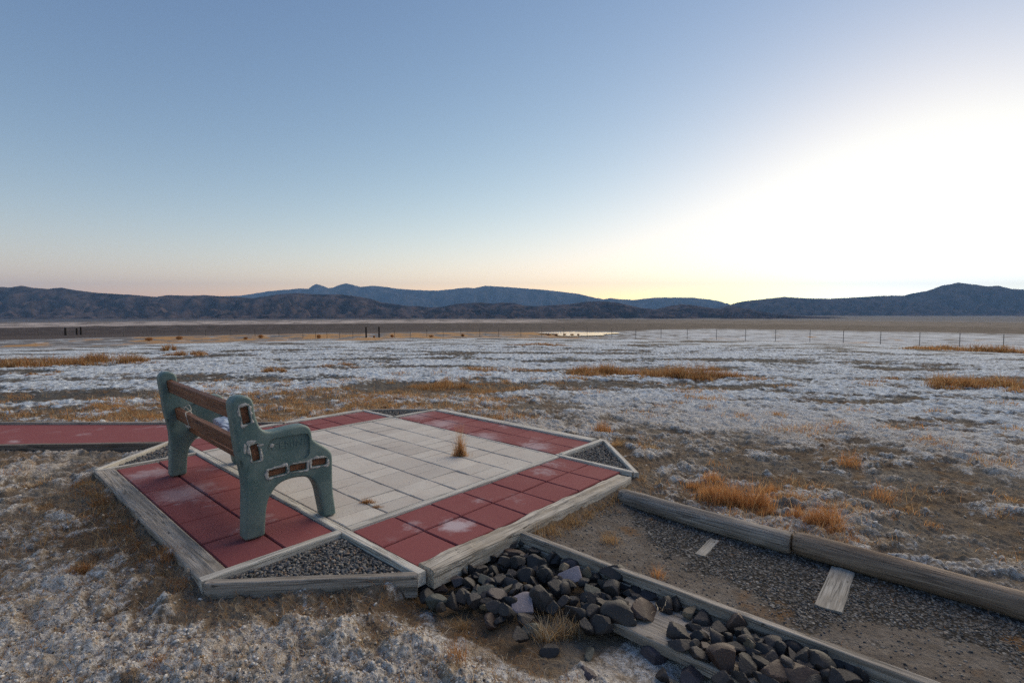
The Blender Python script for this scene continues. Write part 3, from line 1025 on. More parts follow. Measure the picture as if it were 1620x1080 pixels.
def catmull(pts, sub=4, corners=()):
    out = []
    n = len(pts)
    for i in range(n):
        p0, p1, p2, p3 = pts[i - 1], pts[i], pts[(i + 1) % n], pts[(i + 2) % n]
        if i in corners or (i + 1) % n in corners:
            out.append(p1); continue
        for k in range(sub):
            t = k / sub
            out.append(tuple(.5 * (2 * b + (c - a) * t + (2 * a - 5 * b + 4 * c - d) * t * t + (-a + 3 * b - 3 * c + d) * t ** 3) for a, b, c, d in zip(p0, p1, p2, p3)))
    return out


def make_support():
    pts = catmull(PROF, 3, corners=(0, 27, 28, 39))
    V, F = extrude(pts, 0.0, .105)
    me = bpy.data.meshes.new('support'); me.from_pydata(V, [], F); me.update()
    bm = bmesh.new(); bm.from_mesh(me); bmesh.ops.recalc_face_normals(bm, faces=bm.faces); bm.to_mesh(me); bm.free()
    o = bpy.data.objects.new('support', me); col.objects.link(o)
    bv = o.modifiers.new('bevel', 'BEVEL'); bv.width = .017; bv.segments = 4; bv.limit_method = 'ANGLE'; bv.angle_limit = R(50)
    cutters = []
    # recessed name panel: flat right side, rounded left side
    pan = [(-.362, .520), (-.352, .557), (-.325, .577), (-.24, .578), (-.135, .576), (-.110, .560), (-.104, .535), (-.104, .455), (-.118, .428), (-.15, .415), (-.255, .423), (-.315, .446), (-.348, .478)]
    pv, pf = extrude(catmull(pan, 4), -.02, .012)
    pv2, pf2 = extrude(catmull(pan, 4), .093, .13)
    for (vv, ff) in ((pv, pf), (pv2, pf2)):
        cutters.append((vv, ff))
    for (cx, cz, w, h, tl) in HOLES:
        q = rrect(0, 0, w + .004, h + .004, .006)
        t = R(tl)
        q = [(cx + a * math.cos(t) - b * -math.sin(t) * 1.0, cz + b * math.cos(t) - a * math.sin(t)) if False else (cx + a * math.cos(t) + b * math.sin(t) * -1, cz + a * math.sin(t) + b * math.cos(t)) for a, b in q]
        cutters.append(extrude(q, -.02, .03))
    for i, (vv, ff) in enumerate(cutters):
        cm = bpy.data.meshes.new('cut'); cm.from_pydata(vv, [], ff); cm.update()
        bm = bmesh.new(); bm.from_mesh(cm); bmesh.ops.recalc_face_normals(bm, faces=bm.faces); bm.to_mesh(cm); bm.free()
        co = bpy.data.objects.new('cut', cm); col.objects.link(co)
        bo = o.modifiers.new('cut%d' % i, 'BOOLEAN'); bo.object = co; bo.operation = 'DIFFERENCE'; bo.solver = 'EXACT'
        cutters[i] = co
    dg = bpy.context.evaluated_depsgraph_get()
    final = bpy.data.meshes.new_from_object(o.evaluated_get(dg))
    for co in cutters: bpy.data.objects.remove(co, do_unlink=True)
    bpy.data.objects.remove(o, do_unlink=True)
    final.name = 'support'
    final.materials.clear(); final.materials.append(M_BENCH)
    final.polygons.foreach_set('use_smooth', [True] * len(final.polygons))
    try: final.set_sharp_from_angle(angle=R(38))
    except Exception: pass
    return final


sup_me = make_support()
LEN = 1.775
sup_near = link(sup_me, 'support', bench)
sup_far = link(sup_me, 'support', bench); sup_far.location = (0, LEN - .105, 0)


def slat(cx, cz, w, h, tl):
    V = []; F = []
    t = R(tl)
    q = rrect(0, 0, w, h, .006, 3)
    m = len(q); n = 40; y0, y1 = .010, LEN - .012
    sd = random.random() * 50
    for i in range(n + 1):
        x = y0 + (y1 - y0) * i / n
        sag = -.004 * math.sin(math.pi * i / n)
        for a, b in q:
            ww = mnoise.noise(Vector((x * 3 + sd, a * 20, b * 20))) * .0018
            V.append((x, -(cx + a * math.cos(t) - b * math.sin(t) + ww), cz + a * math.sin(t) + b * math.cos(t) + sag + ww))
    for i in range(n):
        for j in range(m):
            a = i * m + j; b = i * m + (j + 1) % m
            F.append((a, b, b + m, a + m))
    F.append(tuple(range(m - 1, -1, -1))); F.append(tuple(n * m + j for j in range(m)))
    o = mesh_obj('slat', V, F, M_SLAT, bench)
    bm = bmesh.new(); bm.from_mesh(o.data); bmesh.ops.recalc_face_normals(bm, faces=bm.faces); bm.to_mesh(o.data); bm.free()
    o.data.materials.append(M_SLATEND)
    o.rotation_euler = (0, 0, R(90))       # grain along local X
    return o


for h in HOLES:
    s = slat(*h)


def sealant_ring(cx, cz, w, h, tl, seed, y=-.004):
    """smeared bead of filler round a slat end"""
    t = R(tl); V = []; F = []
    q = rrect(0, 0, w + .014, h + .014, .010, 6)
    # densify
    dense = []
    for i in range(len(q)):
        a = q[i]; b = q[(i + 1) % len(q)]
        L = math.hypot(b[0] - a[0], b[1] - a[1]); k = max(1, int(L / .006))
        for s_ in range(k): dense.append((a[0] + (b[0] - a[0]) * s_ / k, a[1] + (b[1] - a[1]) * s_ / k))
    m = 8
    N = len(dense)
    for i, (a, b) in enumerate(dense):
        nl = math.hypot(a, b * w / h) or 1
        nx, nz = a / nl, b * w / h / nl
        n1 = mnoise.noise(Vector((a * 32, b * 32, seed))) * 1.2 + .25 * (b > 0) - .2
        n2 = mnoise.noise(Vector((a * 120, b * 120, seed + 5)))
        wd = max(.0008, .0055 + .013 * n1 + .004 * n2)
        th = max(.001, .004 + .004 * n2)
        shift = .004 + .006 * n1
        for j in range(m):
            an = 2 * math.pi * j / m
            r_ = math.cos(an) * wd + shift
            aa, bb = a + nx * r_, b + nz * r_
            V.append((cx + aa * math.cos(t) - bb * math.sin(t), y + .004 - max(0, math.sin(an)) * th - .0005, cz + aa * math.sin(t) + bb * math.cos(t)))
    for i in range(N):
        for j in range(m):
            F.append((i * m + j, i * m + (j + 1) % m, ((i + 1) % N) * m + (j + 1) % m, ((i + 1) % N) * m + j))
    o = mesh_obj('sealant', V, F, M_SEAL, bench, smooth=True)
    return o


for i, h in enumerate(HOLES): sealant_ring(*h, seed=i * 7.3)


def smear(cx, cz, w, h, seed, y=-.0015):
    V = []; F = []
    n = 22
    V.append((cx, y - .003, cz))
    for i in range(n):
        a = 2 * math.pi * i / n
        r_ = 1 + .55 * mnoise.noise(Vector((math.cos(a) * 2, math.sin(a) * 2, seed)))
        V.append((cx + math.cos(a) * w * r_, y + .0010, cz + math.sin(a) * h * r_))
    for i in range(n): F.append((0, 1 + (i + 1) % n, 1 + i))
    return mesh_obj('sealant', V, F, M_SEAL, bench, smooth=True)


smear(-.452, .578, .026, .014, 2.0); smear(-.485, .545, .008, .03, 5.0); smear(-.40, .552, .020, .007, 9.0); smear(-.335, .538, .012, .012, 3.0)
smear(-.395, .48, .010, .02, 7.7)

# raised name on the panel (letters of the casting)
fc = bpy.data.curves.new('lettering', 'FONT')
fc.body = 'GEMINI'
fc.size = .060; fc.extrude = .0022; fc.bevel_depth = .0006; fc.align_x = 'CENTER'; fc.space_character = 1.12
fo = bpy.data.objects.new('lettering', fc); col.objects.link(fo)
dg = bpy.context.evaluated_depsgraph_get()
lm = bpy.data.meshes.new_from_object(fo.evaluated_get(dg))
bpy.data.objects.remove(fo, do_unlink=True)
lm.materials.clear(); lm.materials.append(M_BENCH)
lt = link(lm, 'lettering', bench)
lt.rotation_euler = (R(90), 0, 0)
lt.location = (-.228, .0125, .506)

# things lying on / tied to the bench
def crumpled(name, cx, cy, cz, lx, ly, lz, seed, mat):
    bm = bmesh.new()
    bmesh.ops.create_icosphere(bm, subdivisions=5, radius=1)
    for v in bm.verts:
        c = v.co.copy()
        n1 = mnoise.noise(c * 1.6 + Vector((seed, 0, 0))); n2 = abs(mnoise.noise(c * 3.7 + Vector((0, seed, 0)))); n3 = abs(mnoise.noise(c * 8 + Vector((seed, seed, 0))))
        s_ = 1 + .30 * n1 - .28 * n2 - .10 * n3
        v.co = Vector((c.x * lx * s_, c.y * ly * s_, max(-.55, c.z) * lz * s_))
    o = bm_obj(name, bm, mat, smooth=True)
    M = bench.matrix_basis @ Matrix.Translation((cx, cy, cz))
    o.matrix_basis = M
    return o


bag = crumpled('plastic_bag', -.15, 1.27, .425, .17, .25, .07, 4.2, M_BAG)
tag(bag, 'crumpled pale blue plastic bag lying on the bench seat', 'bag')


def tube(name, pts, r_, mat, closed=False, m=6):
    V = []; F = []
    n = len(pts)
    for i, p in enumerate(pts):
        a = pts[(i - 1) % n] if (closed or i > 0) else p
        b = pts[(i + 1) % n] if (closed or i < n - 1) else p
        d = (Vector(b) - Vector(a)).normalized()
        ref = Vector((0, 0, 1)) if abs(d.z) < .9 else Vector((1, 0, 0))
        s1_ = d.cross(ref).normalized(); s2_ = d.cross(s1_)
        for j in range(m):
            an = 2 * math.pi * j / m
            V.append(Vector(p) + s1_ * math.cos(an) * r_ + s2_ * math.sin(an) * r_)
    for i in range(n if closed else n - 1):
        for j in range(m):
            a = i * m + j; b = i * m + (j + 1) % m; c = ((i + 1) % n) * m + (j + 1) % m; d = ((i + 1) % n) * m + j
            F.append((a, b, c, d))
    return mesh_obj(name, V, F, mat, smooth=True)


# cord looped round the lower back slat
t8 = R(8.5)
loop = []
for i in range(30):
    a = 2 * math.pi * i / 30
    x = math.copysign(abs(math.cos(a)) ** .45, math.cos(a)) * .026; z = math.copysign(abs(math.sin(a)) ** .45, math.sin(a)) * .055
    loop.append((-.430 + x * math.cos(t8) - z * math.sin(t8), 1.33 + .05 * math.sin(a + .6), .513 + x * math.sin(t8) + z * math.cos(t8)))
tail = [(-.455, 1.30, .46), (-.46, 1.25, .43), (-.462, 1.21, .418), (-.458, 1.17, .43), (-.46, 1.15, .45)]
cd = tube('cord', loop, .0032, M_CORD, True)
cd.matrix_basis = bench.matrix_basis.copy()
tag(cd, 'thin pale cord looped round the lower back slat of the bench', 'cord')
loop2 = [(-.40 + .03 * math.cos(a), 1.56 + .045 * math.sin(a * 1.0), .565 + .02 * math.sin(2 * a)) for a in [2 * math.pi * i / 24 for i in range(24)]]
cd2 = tube('cord', loop2, .0028, M_CORD, True)
cd2.matrix_basis = bench.matrix_basis.copy()
tag(cd2, 'small loop of pale cord resting on top of the lower back slat', 'cord')
scrap = crumpled('plastic_scrap', -.395, 1.52, .44, .025, .07, .035, 9.4, M_SEAL)
tag(scrap, 'small white plastic scrap hanging under the lower back slat', 'scrap')


# ------------------------------------------------------------------ gravel in the triangles
def ico(sub):
    bm = bmesh.new(); bmesh.ops.create_icosphere(bm, subdivisions=sub, radius=1)
    V = np.array([v.co[:] for v in bm.verts]); F = np.array([[v.index for v in f.verts] for f in bm.faces]); bm.free()
    return V, F


ICO1 = ico(1); ICO2 = ico(2)
PEB_COL = np.array([(.075, .078, .085), (.11, .112, .118), (.16, .155, .15), (.055, .055, .06), (.20, .185, .165), (.09, .10, .105), (.30, .27, .24), (.13, .115, .105), (.22, .155, .115), (.08, .085, .10)])


def pebbles(name, pos, size, mat, base=ICO2, cols=PEB_COL, probs=None, jag=.25):
    n = len(pos); BV, BF = base; m = len(BV)
    V = np.empty((n, m, 3)); F = np.empty((n, len(BF), 3), dtype=np.int64); C = np.ones((n, m, 4))
    idx = rng.choice(len(cols), n, p=probs)
    for i in range(n):
        ax = rng.normal(size=(3, 3)); q, _ = np.linalg.qr(ax)
        s_ = size[i] * np.array([1, rng.uniform(.55, .95), rng.uniform(.4, .75)])
        dirs = rng.normal(size=(6, 3)); dirs /= np.linalg.norm(dirs, axis=1)[:, None]
        off = rng.uniform(.55, .95, 6)
        dt = BV @ dirs.T
        r_ = np.min(np.where(dt > .05, off / np.maximum(dt, .05), 9), axis=1)
        P = BV * np.minimum(r_, 1.0)[:, None] * s_
        P = P @ q.T
        P[:, 2] *= .8
        V[i] = P + pos[i]
        F[i] = BF + i * m
        C[i, :, :3] = cols[idx[i]] * rng.uniform(.75, 1.3)
    me = np_mesh(name, V.reshape(-1, 3), F.reshape(-1, 3), mat, smooth=True, nside=3)
    add_attr(me, 'tone', C.reshape(-1, 4))
    return link(me, name)


def tri_gravel(a, b, c, n, size, z, label):
    a, b, c = [np.array(q) for q in (a, b, c)]
    r1 = np.sqrt(rng.random(n)); r2 = rng.random(n)
    P = a[None] * (1 - r1)[:, None] + b[None] * (r1 * (1 - r2))[:, None] + c[None] * (r1 * r2)[:, None]
    pos = np.zeros((n, 3))
    wp = C1[None] + P[:, :1] * DU[None] + P[:, 1:] * DV[None]
    pos[:, :2] = wp; pos[:, 2] = z + rng.uniform(-.014, .002, n)
    o = pebbles('gravel', pos, rng.uniform(.6, 1.25, n) * size, M_PEBBLE)
    tag(o, label, None, None, 'stuff')


tri_gravel((-.08, -.085), (-.08, -.76), (-.74, -.085), 2300, .0115, -.020, None)
tri_gravel((-.09, 2.22), (-.09, 2.84), (-.76, 2.22), 1900, .0115, -.018, None)
tri_gravel((2.62, -.09), (2.62, -.74), (3.20, -.09), 1500, .012, -.018, None)
tri_gravel((2.62, 2.22), (2.62, 2.80), (3.18, 2.22), 1100, .012, -.018, None)


# loose stones of the gravel path
def path_gravel():
    n = 9000
    u = -.9 - 3.0 * rng.random(n) ** 1.0; v = rng.uniform(.76, 1.68, n)
    x = C1[0] + u * DU[0] + v * DV[0]; y = C1[1] + u * DU[1] + v * DV[1]
    z, S, G, B, P = ground_fields(x, y)
    keep = rng.random(n) < np.clip((B - .28) * 2.2, .10, 1)
    sl = (np.abs(u + 2.378) < .062) & (v > 1.19) & (v < 1.69) & (rng.random(n) > .04)
    sl2 = (np.abs(u + 1.695) < .035) & (v > 1.33) & (v < 1.60) & (rng.random(n) > .12)
    keep &= ~sl & ~sl2
    x, y, z = x[keep], y[keep], z[keep]
    pos = np.stack([x, y, z + .001], 1)
    cols = PEB_COL * 1.0
    o = pebbles('gravel', pos, rng.uniform(.0035, .0095, len(x)), M_PEBBLE, base=ICO1, cols=cols)
    tag(o, kind='stuff')
    # small dark pebbles strewn on the open ground
    n = 2600
    d = np.exp(rng.uniform(np.log(1.7), np.log(9), n)); a = rng.uniform(-R(55), R(55), n)
    x = d * np.sin(a); y = d * np.cos(a)
    uu, vv = uv_of(x, y)
    k = oct_dist(uu, vv) > .06
    x, y = x[k], y[k]
    z = ground_fields(x, y)[0]
    o = pebbles('gravel', np.stack([x, y, z], 1), rng.uniform(.003, .010, len(x)), M_PEBBLE, base=ICO1, cols=PEB_COL)
    tag(o, kind='stuff')


path_gravel()


# crumbs of broken salt crust and clods of soil on the near ground
def crumbs():
    n = 60000
    d = np.exp(rng.uniform(np.log(1.7), np.log(6.0), n)); a = rng.uniform(-R(54), R(54), n)
    x = d * np.sin(a); y = d * np.cos(a)
    z, S, G, B, P = ground_fields(x, y)
    u, v = uv_of(x, y)
    keep = (oct_dist(u, v) > .05) & ~((u < -.72) & (v > -.2) & (v < 1.86)) & ~((y > 4.5) & (y < 6.15) & (x < -2.6))
    keep &= rng.random(n) < sstep(.34, .66, S) * .62 + .03
    keep &= rng.random(n) < 1.15 - .12 * d
    x, y, z, S, d = x[keep], y[keep], z[keep], S[keep], d[keep]
    sz = np.exp(rng.normal(np.log(.0056), .45, len(x))).clip(.0025, .014) * (1 + .10 * (d - 2))
    wh = np.array([(.58, .565, .55), (.50, .48, .45), (.66, .645, .63), (.48, .43, .37), (.55, .46, .36), (.40, .37, .345), (.34, .23, .13), (.20, .145, .10)])
    pr = np.array([.2, .16, .16, .14, .10, .12, .06, .06])
    o = pebbles('salt_crumbs', np.stack([x, y, z + sz * .15], 1), sz, M_PEBBLE, base=ICO1, cols=wh, probs=pr)
    tag(o, kind='stuff')


crumbs()


# ------------------------------------------------------------------ rocks
ICO4 = ico(4)


def rock_mesh(sx, sy, sz, planes=9, slab=False):
    BV, BF = ICO4
    dirs = rng.normal(size=(planes, 3)); off = rng.uniform(.36, .82, planes)
    if slab:
        ax = np.array([(1, 0, 0), (-1, 0, 0), (0, 1, 0), (0, -1, 0), (0, 0, 1), (0, 0, -1)]) + rng.normal(size=(6, 3)) * np.array([.22, .22, .05])
        dirs = np.concatenate([ax, rng.normal(size=(3, 3)) * np.array([1, 1, .15])]); off = np.concatenate([rng.uniform(.58, .66, 6), rng.uniform(.62, .8, 3)])
    dirs /= np.linalg.norm(dirs, axis=1)[:, None]
    dt = BV @ dirs.T
    r_ = np.where(dt > .02, off / np.maximum(dt, .02), 1e3)
    r_ = np.concatenate([r_, np.full((len(BV), 1), 1.0)], 1)
    k = 110.0
    r_ = -np.log(np.sum(np.exp(-k * np.minimum(r_, 6)), 1)) / k
    P = BV * r_[:, None]
    nz = np.array([mnoise.noise(Vector(p * 3.1) + Vector((sx * 991, 0, 0))) for p in P]) * .03 + np.array([mnoise.noise(Vector(p * 9)) for p in P]) * .014
    P = P * (1 + nz)[:, None] * np.array([sx, sy, sz]) * 1.30
    me = np_mesh('rock', P, BF, None, smooth=True, nside=3)
    me.set_sharp_from_angle(angle=R(22))
    return me


GEN = 'dark grey angular rock in the heap between timber and plank'
GEN2 = 'dark grey angular rock on the ledge plank against the retaining board'
ROCK_GROUP = 'rocks heaped between the patio timber and the ledge plank'
ROCK_GROUP2 = 'rocks on the ledge plank'


def rock(px, py, w, h, z, mat=M_ROCK, label=None, group=None, flat=None, rot=None, tilt=None, yaw=None):
    """px,py: middle of the rock in the photograph; w,h its size there in pixels"""
    z = z - .024
    p = at(px, py, z)
    d = (p - Vector((0, 0, CAM_H))).length
    sw = w / FOC * d / 2 * .90
    sh = h / FOC * d / 2 * .84
    sd = (sw + sh) / 2 * random.uniform(.8, 1.1)
    if flat and flat < .6: me = rock_mesh(sw * 1.1, sh * 1.15, max(.012, sh * flat * .6), slab=True)
    elif flat: me = rock_mesh(sw, sd, sh * flat)
    else: me = rock_mesh(sw, sd, sh)
    me.materials.append(mat)
    o = link(me, 'rock')
    o.location = p
    az = math.atan2(p.x, p.y)
    o.rotation_euler = (tilt if tilt is not None else random.uniform(-.3, .3), rot if rot is not None else random.uniform(-.35, .35), -az + (yaw if yaw is not None else random.uniform(-.4, .4)))
    tag(o, label or GEN, 'rock', group if group else (None if label else ROCK_GROUP))
    return o


z3 = lambda x, y: (660 + x / 7.2, 840 + y / 7.2)
z4 = lambda x, y: (840 + x / 7.2, 860 + y / 7.2)
z5 = lambda x, y: (980 + x / 7.2, 930 + y / 7.2)
z6 = lambda x, y: (1180 + x / 5.0625, 960 + y / 5.0625)


def batch(conv, lst, s, z, **kw):
    for (x, y, w, h) in lst: rock(*conv(x, y), w / s, h / s, z, **kw)


# general heap
batch(z3, [(1320, 235, 170, 130), (1530, 310, 130, 130), (700, 305, 150, 130), (830, 300, 120, 100), (980, 275, 100, 55), (1140, 370, 170, 140), (1350, 355, 230, 130),
           (490, 370, 130, 90), (630, 430, 130, 140), (750, 430, 150, 130), (850, 460, 120, 150), (330, 510, 120, 140), (580, 540, 45, 130), (930, 550, 150, 110), (1050, 520, 110, 90),
           (1230, 510, 200, 150), (1450, 510, 160, 170), (1130, 640, 150, 150), (1260, 660, 110, 90), (1410, 760, 210, 250), (100, 730, 170, 160), (400, 800, 150, 220), (620, 800, 170, 190),
           (870, 890, 180, 150), (1000, 920, 140, 180), (1350, 430, 90, 70), (540, 470, 110, 80), (1230, 300, 110, 90), (1200, 130, 160, 120), (700, 520, 100, 90), (1060, 800, 120, 120), (520, 700, 120, 90), (280, 870, 110, 100)], 7.2, -.055)
batch(z4, [(260, 170, 160, 150), (150, 360, 170, 180), (280, 500, 170, 230), (730, 380, 140, 110), (620, 430, 170, 90), (900, 530, 230, 200), (1070, 440, 200, 130), (660, 610, 210, 120),
           (1180, 520, 220, 80), (1200, 610, 130, 110), (1370, 590, 200, 130), (800, 680, 170, 160), (1020, 650, 220, 130), (520, 780, 260, 170), (770, 880, 270, 230), (1510, 720, 170, 260),
           (380, 670, 130, 130), (480, 640, 130, 110), (700, 290, 110, 90), (1300, 680, 150, 130), (880, 760, 140, 120), (640, 720, 150, 130), (450, 480, 120, 110), (1100, 560, 130, 120)], 7.2, -.06)
# ledge
batch(z5, [(660, 190, 120, 200), (960, 330, 260, 170), (670, 490, 270, 190), (660, 640, 250, 130), (900, 550, 200, 120), (1100, 580, 230, 160), (1170, 490, 170, 180), (850, 660, 120, 130),
           (920, 770, 190, 140), (1320, 700, 230, 130), (1460, 660, 130, 200), (1470, 920, 170, 270), (1370, 1020, 200, 150), (1180, 1020, 180, 130), (850, 440, 150, 90), (1400, 590, 130, 120), (1250, 590, 150, 120)],
      7.2, -.05, label=GEN2, group=ROCK_GROUP2)
batch(z6, [(110, 450, 120, 110), (230, 330, 160, 120), (150, 395, 110, 60), (300, 430, 100, 90), (400, 420, 150, 100), (380, 330, 110, 90), (580, 480, 180, 170), (630, 420, 90, 150),
           (760, 460, 120, 110), (860, 510, 150, 130), (780, 580, 180, 70), (150, 590, 160, 60), (500, 590, 160, 80), (680, 570, 120, 100), (330, 540, 130, 110), (90, 300, 80, 140), (500, 480, 130, 110), (930, 570, 120, 110)],
      5.0625, -.045, label=GEN2, group=ROCK_GROUP2)
# rocks that stand out
rock(*z3(1030, 145), 300 / 7.2, 95 / 7.2, -.045, label='long flat dark rock wedged in the corner of timber and retaining board', flat=.8, rot=.05, tilt=.1, yaw=.1)
rock(*z3(1060, 235), 300 / 7.2, 90 / 7.2, -.05, M_ROCKRED, 'long reddish brown rock just below the long flat dark one in the corner', flat=.8, rot=.08, tilt=.1, yaw=-.1)
rock(*z3(970, 350), 170 / 7.2, 110 / 7.2, -.045, M_ROCK, 'brick-shaped dark rock with a pale top edge in the heap beside the timber')
rock(*z3(360, 500), 90 / 7.2, 120 / 7.2, -.05, M_ROCKTAN, 'small rock with a pale yellow face at the patio end of the heap')
rock(*z3(460, 580), 150 / 7.2, 130 / 7.2, -.06, M_ROCKPUR, 'blunt purple-brown rock at the patio end of the heap')
rock(*z3(470, 440), 190 / 7.2, 80 / 7.2, -.05, M_ROCKGRN, 'greenish flat rock near the timber under two dark rocks', flat=.8)
rock(*z3(800, 580), 230 / 7.2, 130 / 7.2, -.06, M_ROCKGRN, 'grey-green slate piece sloping in the middle of the heap', flat=.45, rot=.35, tilt=.5)
rock(*z3(750, 700), 300 / 7.2, 180 / 7.2, -.07, M_ROCKGRN, 'largest flat green slab in the middle of the heap', flat=.35, rot=-.05, tilt=.45, yaw=.2)
rock(*z3(1010, 660), 220 / 7.2, 70 / 7.2, -.055, M_ROCKTAN, 'narrow yellowish strip of stone beside the green slab', flat=.7, rot=-.5)
rock(*z3(920, 760), 230 / 7.2, 170 / 7.2, -.065, M_ROCKPUR, 'dark purple rock between the green slab and the pale pink slab')
rock(*z3(1190, 825), 280 / 7.2, 250 / 7.2, -.06, M_ROCKPALE, 'broad pale pink slab lying tilted in the rock heap', flat=.42, rot=.05, tilt=.55, yaw=.2)
rock(*z3(220, 830), 230 / 7.2, 190 / 7.2, -.075, M_ROCKGRN, 'grey-green boulder at the foot of the front edging plank')
rock(*z3(280, 660), 210 / 7.2, 80 / 7.2, -.08, M_ROCKRED, 'flat pinkish brown rock near the corner of the front edging plank', flat=.7)
rock(*z3(840, 1020), 200 / 7.2, 140 / 7.2, -.085, M_ROCKRED, 'red-brown rock alone on the salt crust in front of the heap')
rock(*z3(760, 850), 100 / 7.2, 70 / 7.2, -.07, M_ROCKTAN, 'small ochre rock below the dark purple rock')
rock(*z3(820, 245), 80 / 7.2, 36 / 7.2, -.03, M_ROCKPALE, 'tiny pale pebble-like stone on top of the heap beside the timber')
rock(*z4(420, 215), 230 / 7.2, 150 / 7.2, -.05, M_ROCKPUR, 'large purple rock leaning on the retaining board above the lilac slab')
rock(*z4(370, 290), 140 / 7.2, 120 / 7.2, -.05, M_ROCKTAN, 'small rock with a tan top beside the lilac slab')
rock(*z4(440, 375), 330 / 7.2, 190 / 7.2, -.055, M_ROCKPALE, 'long lilac slab slanting up to the retaining board', flat=.30, rot=-.45, tilt=.5, yaw=.3)
rock(*z4(640, 325), 100 / 7.2, 110 / 7.2, -.045, M_ROCKTAN, 'small tan stone at the upper end of the lilac slab')
rock(*z4(905, 310), 300 / 7.2, 170 / 7.2, -.02, M_ROCK, 'big black rock rising above the top of the retaining board', rot=.15, tilt=.0, yaw=.1)
rock(*z4(680, 510), 200 / 7.2, 110 / 7.2, -.05, M_ROCKGRN, 'grey-green chipped rock below the lilac slab')
rock(*z4(1020, 850), 370 / 7.2, 310 / 7.2, -.07, M_ROCK, 'largest dark boulder of the heap at the end of the ledge plank', rot=.3, yaw=.2)
rock(*z4(1290, 790), 330 / 7.2, 230 / 7.2, -.06, M_ROCKRED, 'rock with an orange-brown top at the end of the ledge plank', flat=.8, rot=.45)
rock(*z5(800, 280), 160 / 7.2, 150 / 7.2, -.05, M_ROCKTAN, 'brownish tan rock standing against the retaining board')
rock(*z5(1350, 440), 170 / 7.2, 250 / 7.2, -.035, M_ROCKRED, 'tall reddish rock leaning on the retaining board', rot=.4)
rock(*z5(990, 690), 140 / 7.2, 150 / 7.2, -.045, M_ROCKRED, 'small light brown rock in front of the big red-brown one on the ledge')
rock(*z5(1190, 850), 310 / 7.2, 290 / 7.2, -.045, M_ROCKRED, 'big rounded red-brown rock on the edge of the ledge plank')
rock(*z5(400, 790), 270 / 7.2, 190 / 7.2, -.13, M_ROCKPUR, 'flat dark purple rock on the soil below the ledge plank', flat=.8)
rock(*z5(800, 1010), 240 / 7.2, 200 / 7.2, -.12, M_ROCKPUR, 'rounded grey-purple rock on the soil below the ledge plank')
rock(*z5(500, 1010), 160 / 7.2, 150 / 7.2, -.13, M_ROCK, 'dark rock on the soil left of the rounded grey-purple one')
rock(*z6(220, 530), 170 / 5.06, 210 / 5.06, -.045, M_ROCKRED, 'pointed brown rock upright on the ledge plank')
rock(*z6(420, 550), 230 / 5.06, 150 / 5.06, -.045, M_ROCKRED, 'broad red-brown rock on the ledge plank beside the pointed brown one')
rock(*z6(30, 330), 110 / 5.06, 160 / 5.06, -.04, M_ROCKTAN, 'rock with an olive tan face on the ledge plank')
# single stones on the crust
rock(668, 935, 24, 20, -.10, M_ROCK, 'dark stone at the end of the front edging plank')
rock(866, 1030, 30, 16, -.12, M_ROCK, 'small dark rock sunk in the salt crust below the heap')
rock(932, 1034, 24, 16, -.12, M_ROCKGRN, 'small greenish black rock sunk in the salt crust')
rock(926, 1068, 46, 30, -.12, M_ROCKPUR, 'broad purple-grey rock in the salt crust at the bottom edge')
rock(845, 1000, 32, 22, -.11, M_ROCKGRN, 'dark grey-green rock half hidden by straw below the heap')
rock(566, 953, 26, 18, -.11, M_ROCK, 'dark rock in front of the gravel triangle plank')
rock(640, 945, 20, 14, -.11, M_ROCK, 'small dark stone under the front edging plank')
rock(607, 646, 14, 10, -.05, M_ROCKPUR, 'dark stone standing behind the far corner of the patio')
rock(957, 676, 0 + 14, 8, -.06, M_ROCKPUR, 'grey stone beside the buried board beyond the patio corner')
rock(939, 695, 18, 9, -.07, M_ROCKPUR, 'flat grey stone at the back corner of the patio')
# filler under the heap so that no bare ground shows
for i in range(70):
    u_ = random.uniform(-1.62, -.90); v_ = random.uniform(.02, .64)
    if v_ < .25 and u_ < -1.45: continue
    p = W(u_, v_, random.uniform(-.11, -.085))
    me = rock_mesh(*[random.uniform(.016, .042) for _ in range(3)]); me.materials.append(M_ROCK)
    o = link(me, 'rock'); o.location = p; o.rotation_euler = (random.random() * 6, random.random() * 6, random.random() * 6)
    tag(o, GEN, 'rock', ROCK_GROUP)
for i in range(22):
    u_ = random.uniform(-3.0, -2.15); v_ = random.uniform(.50, .66)
    p = W(u_, v_, random.uniform(-.075, -.05))
    me = rock_mesh(*[random.uniform(.025, .042) for _ in range(3)]); me.materials.append(M_ROCK)
    o = link(me, 'rock'); o.location = p; o.rotation_euler = (random.random() * 6, random.random() * 6, random.random() * 6)
    tag(o, GEN2, 'rock', ROCK_GROUP2)


# ------------------------------------------------------------------ dry grass
STRAW = np.array([(.42, .29, .15), (.50, .38, .23), (.34, .21, .09), (.40, .22, .09), (.26, .15, .07)])
ORANGE = np.array([(.46, .21, .075), (.52, .27, .11), (.36, .16, .06), (.55, .34, .16), (.28, .13, .05)])
PALE = np.array([(.48, .42, .33), (.40, .33, .24), (.52, .47, .39), (.33, .24, .15)])


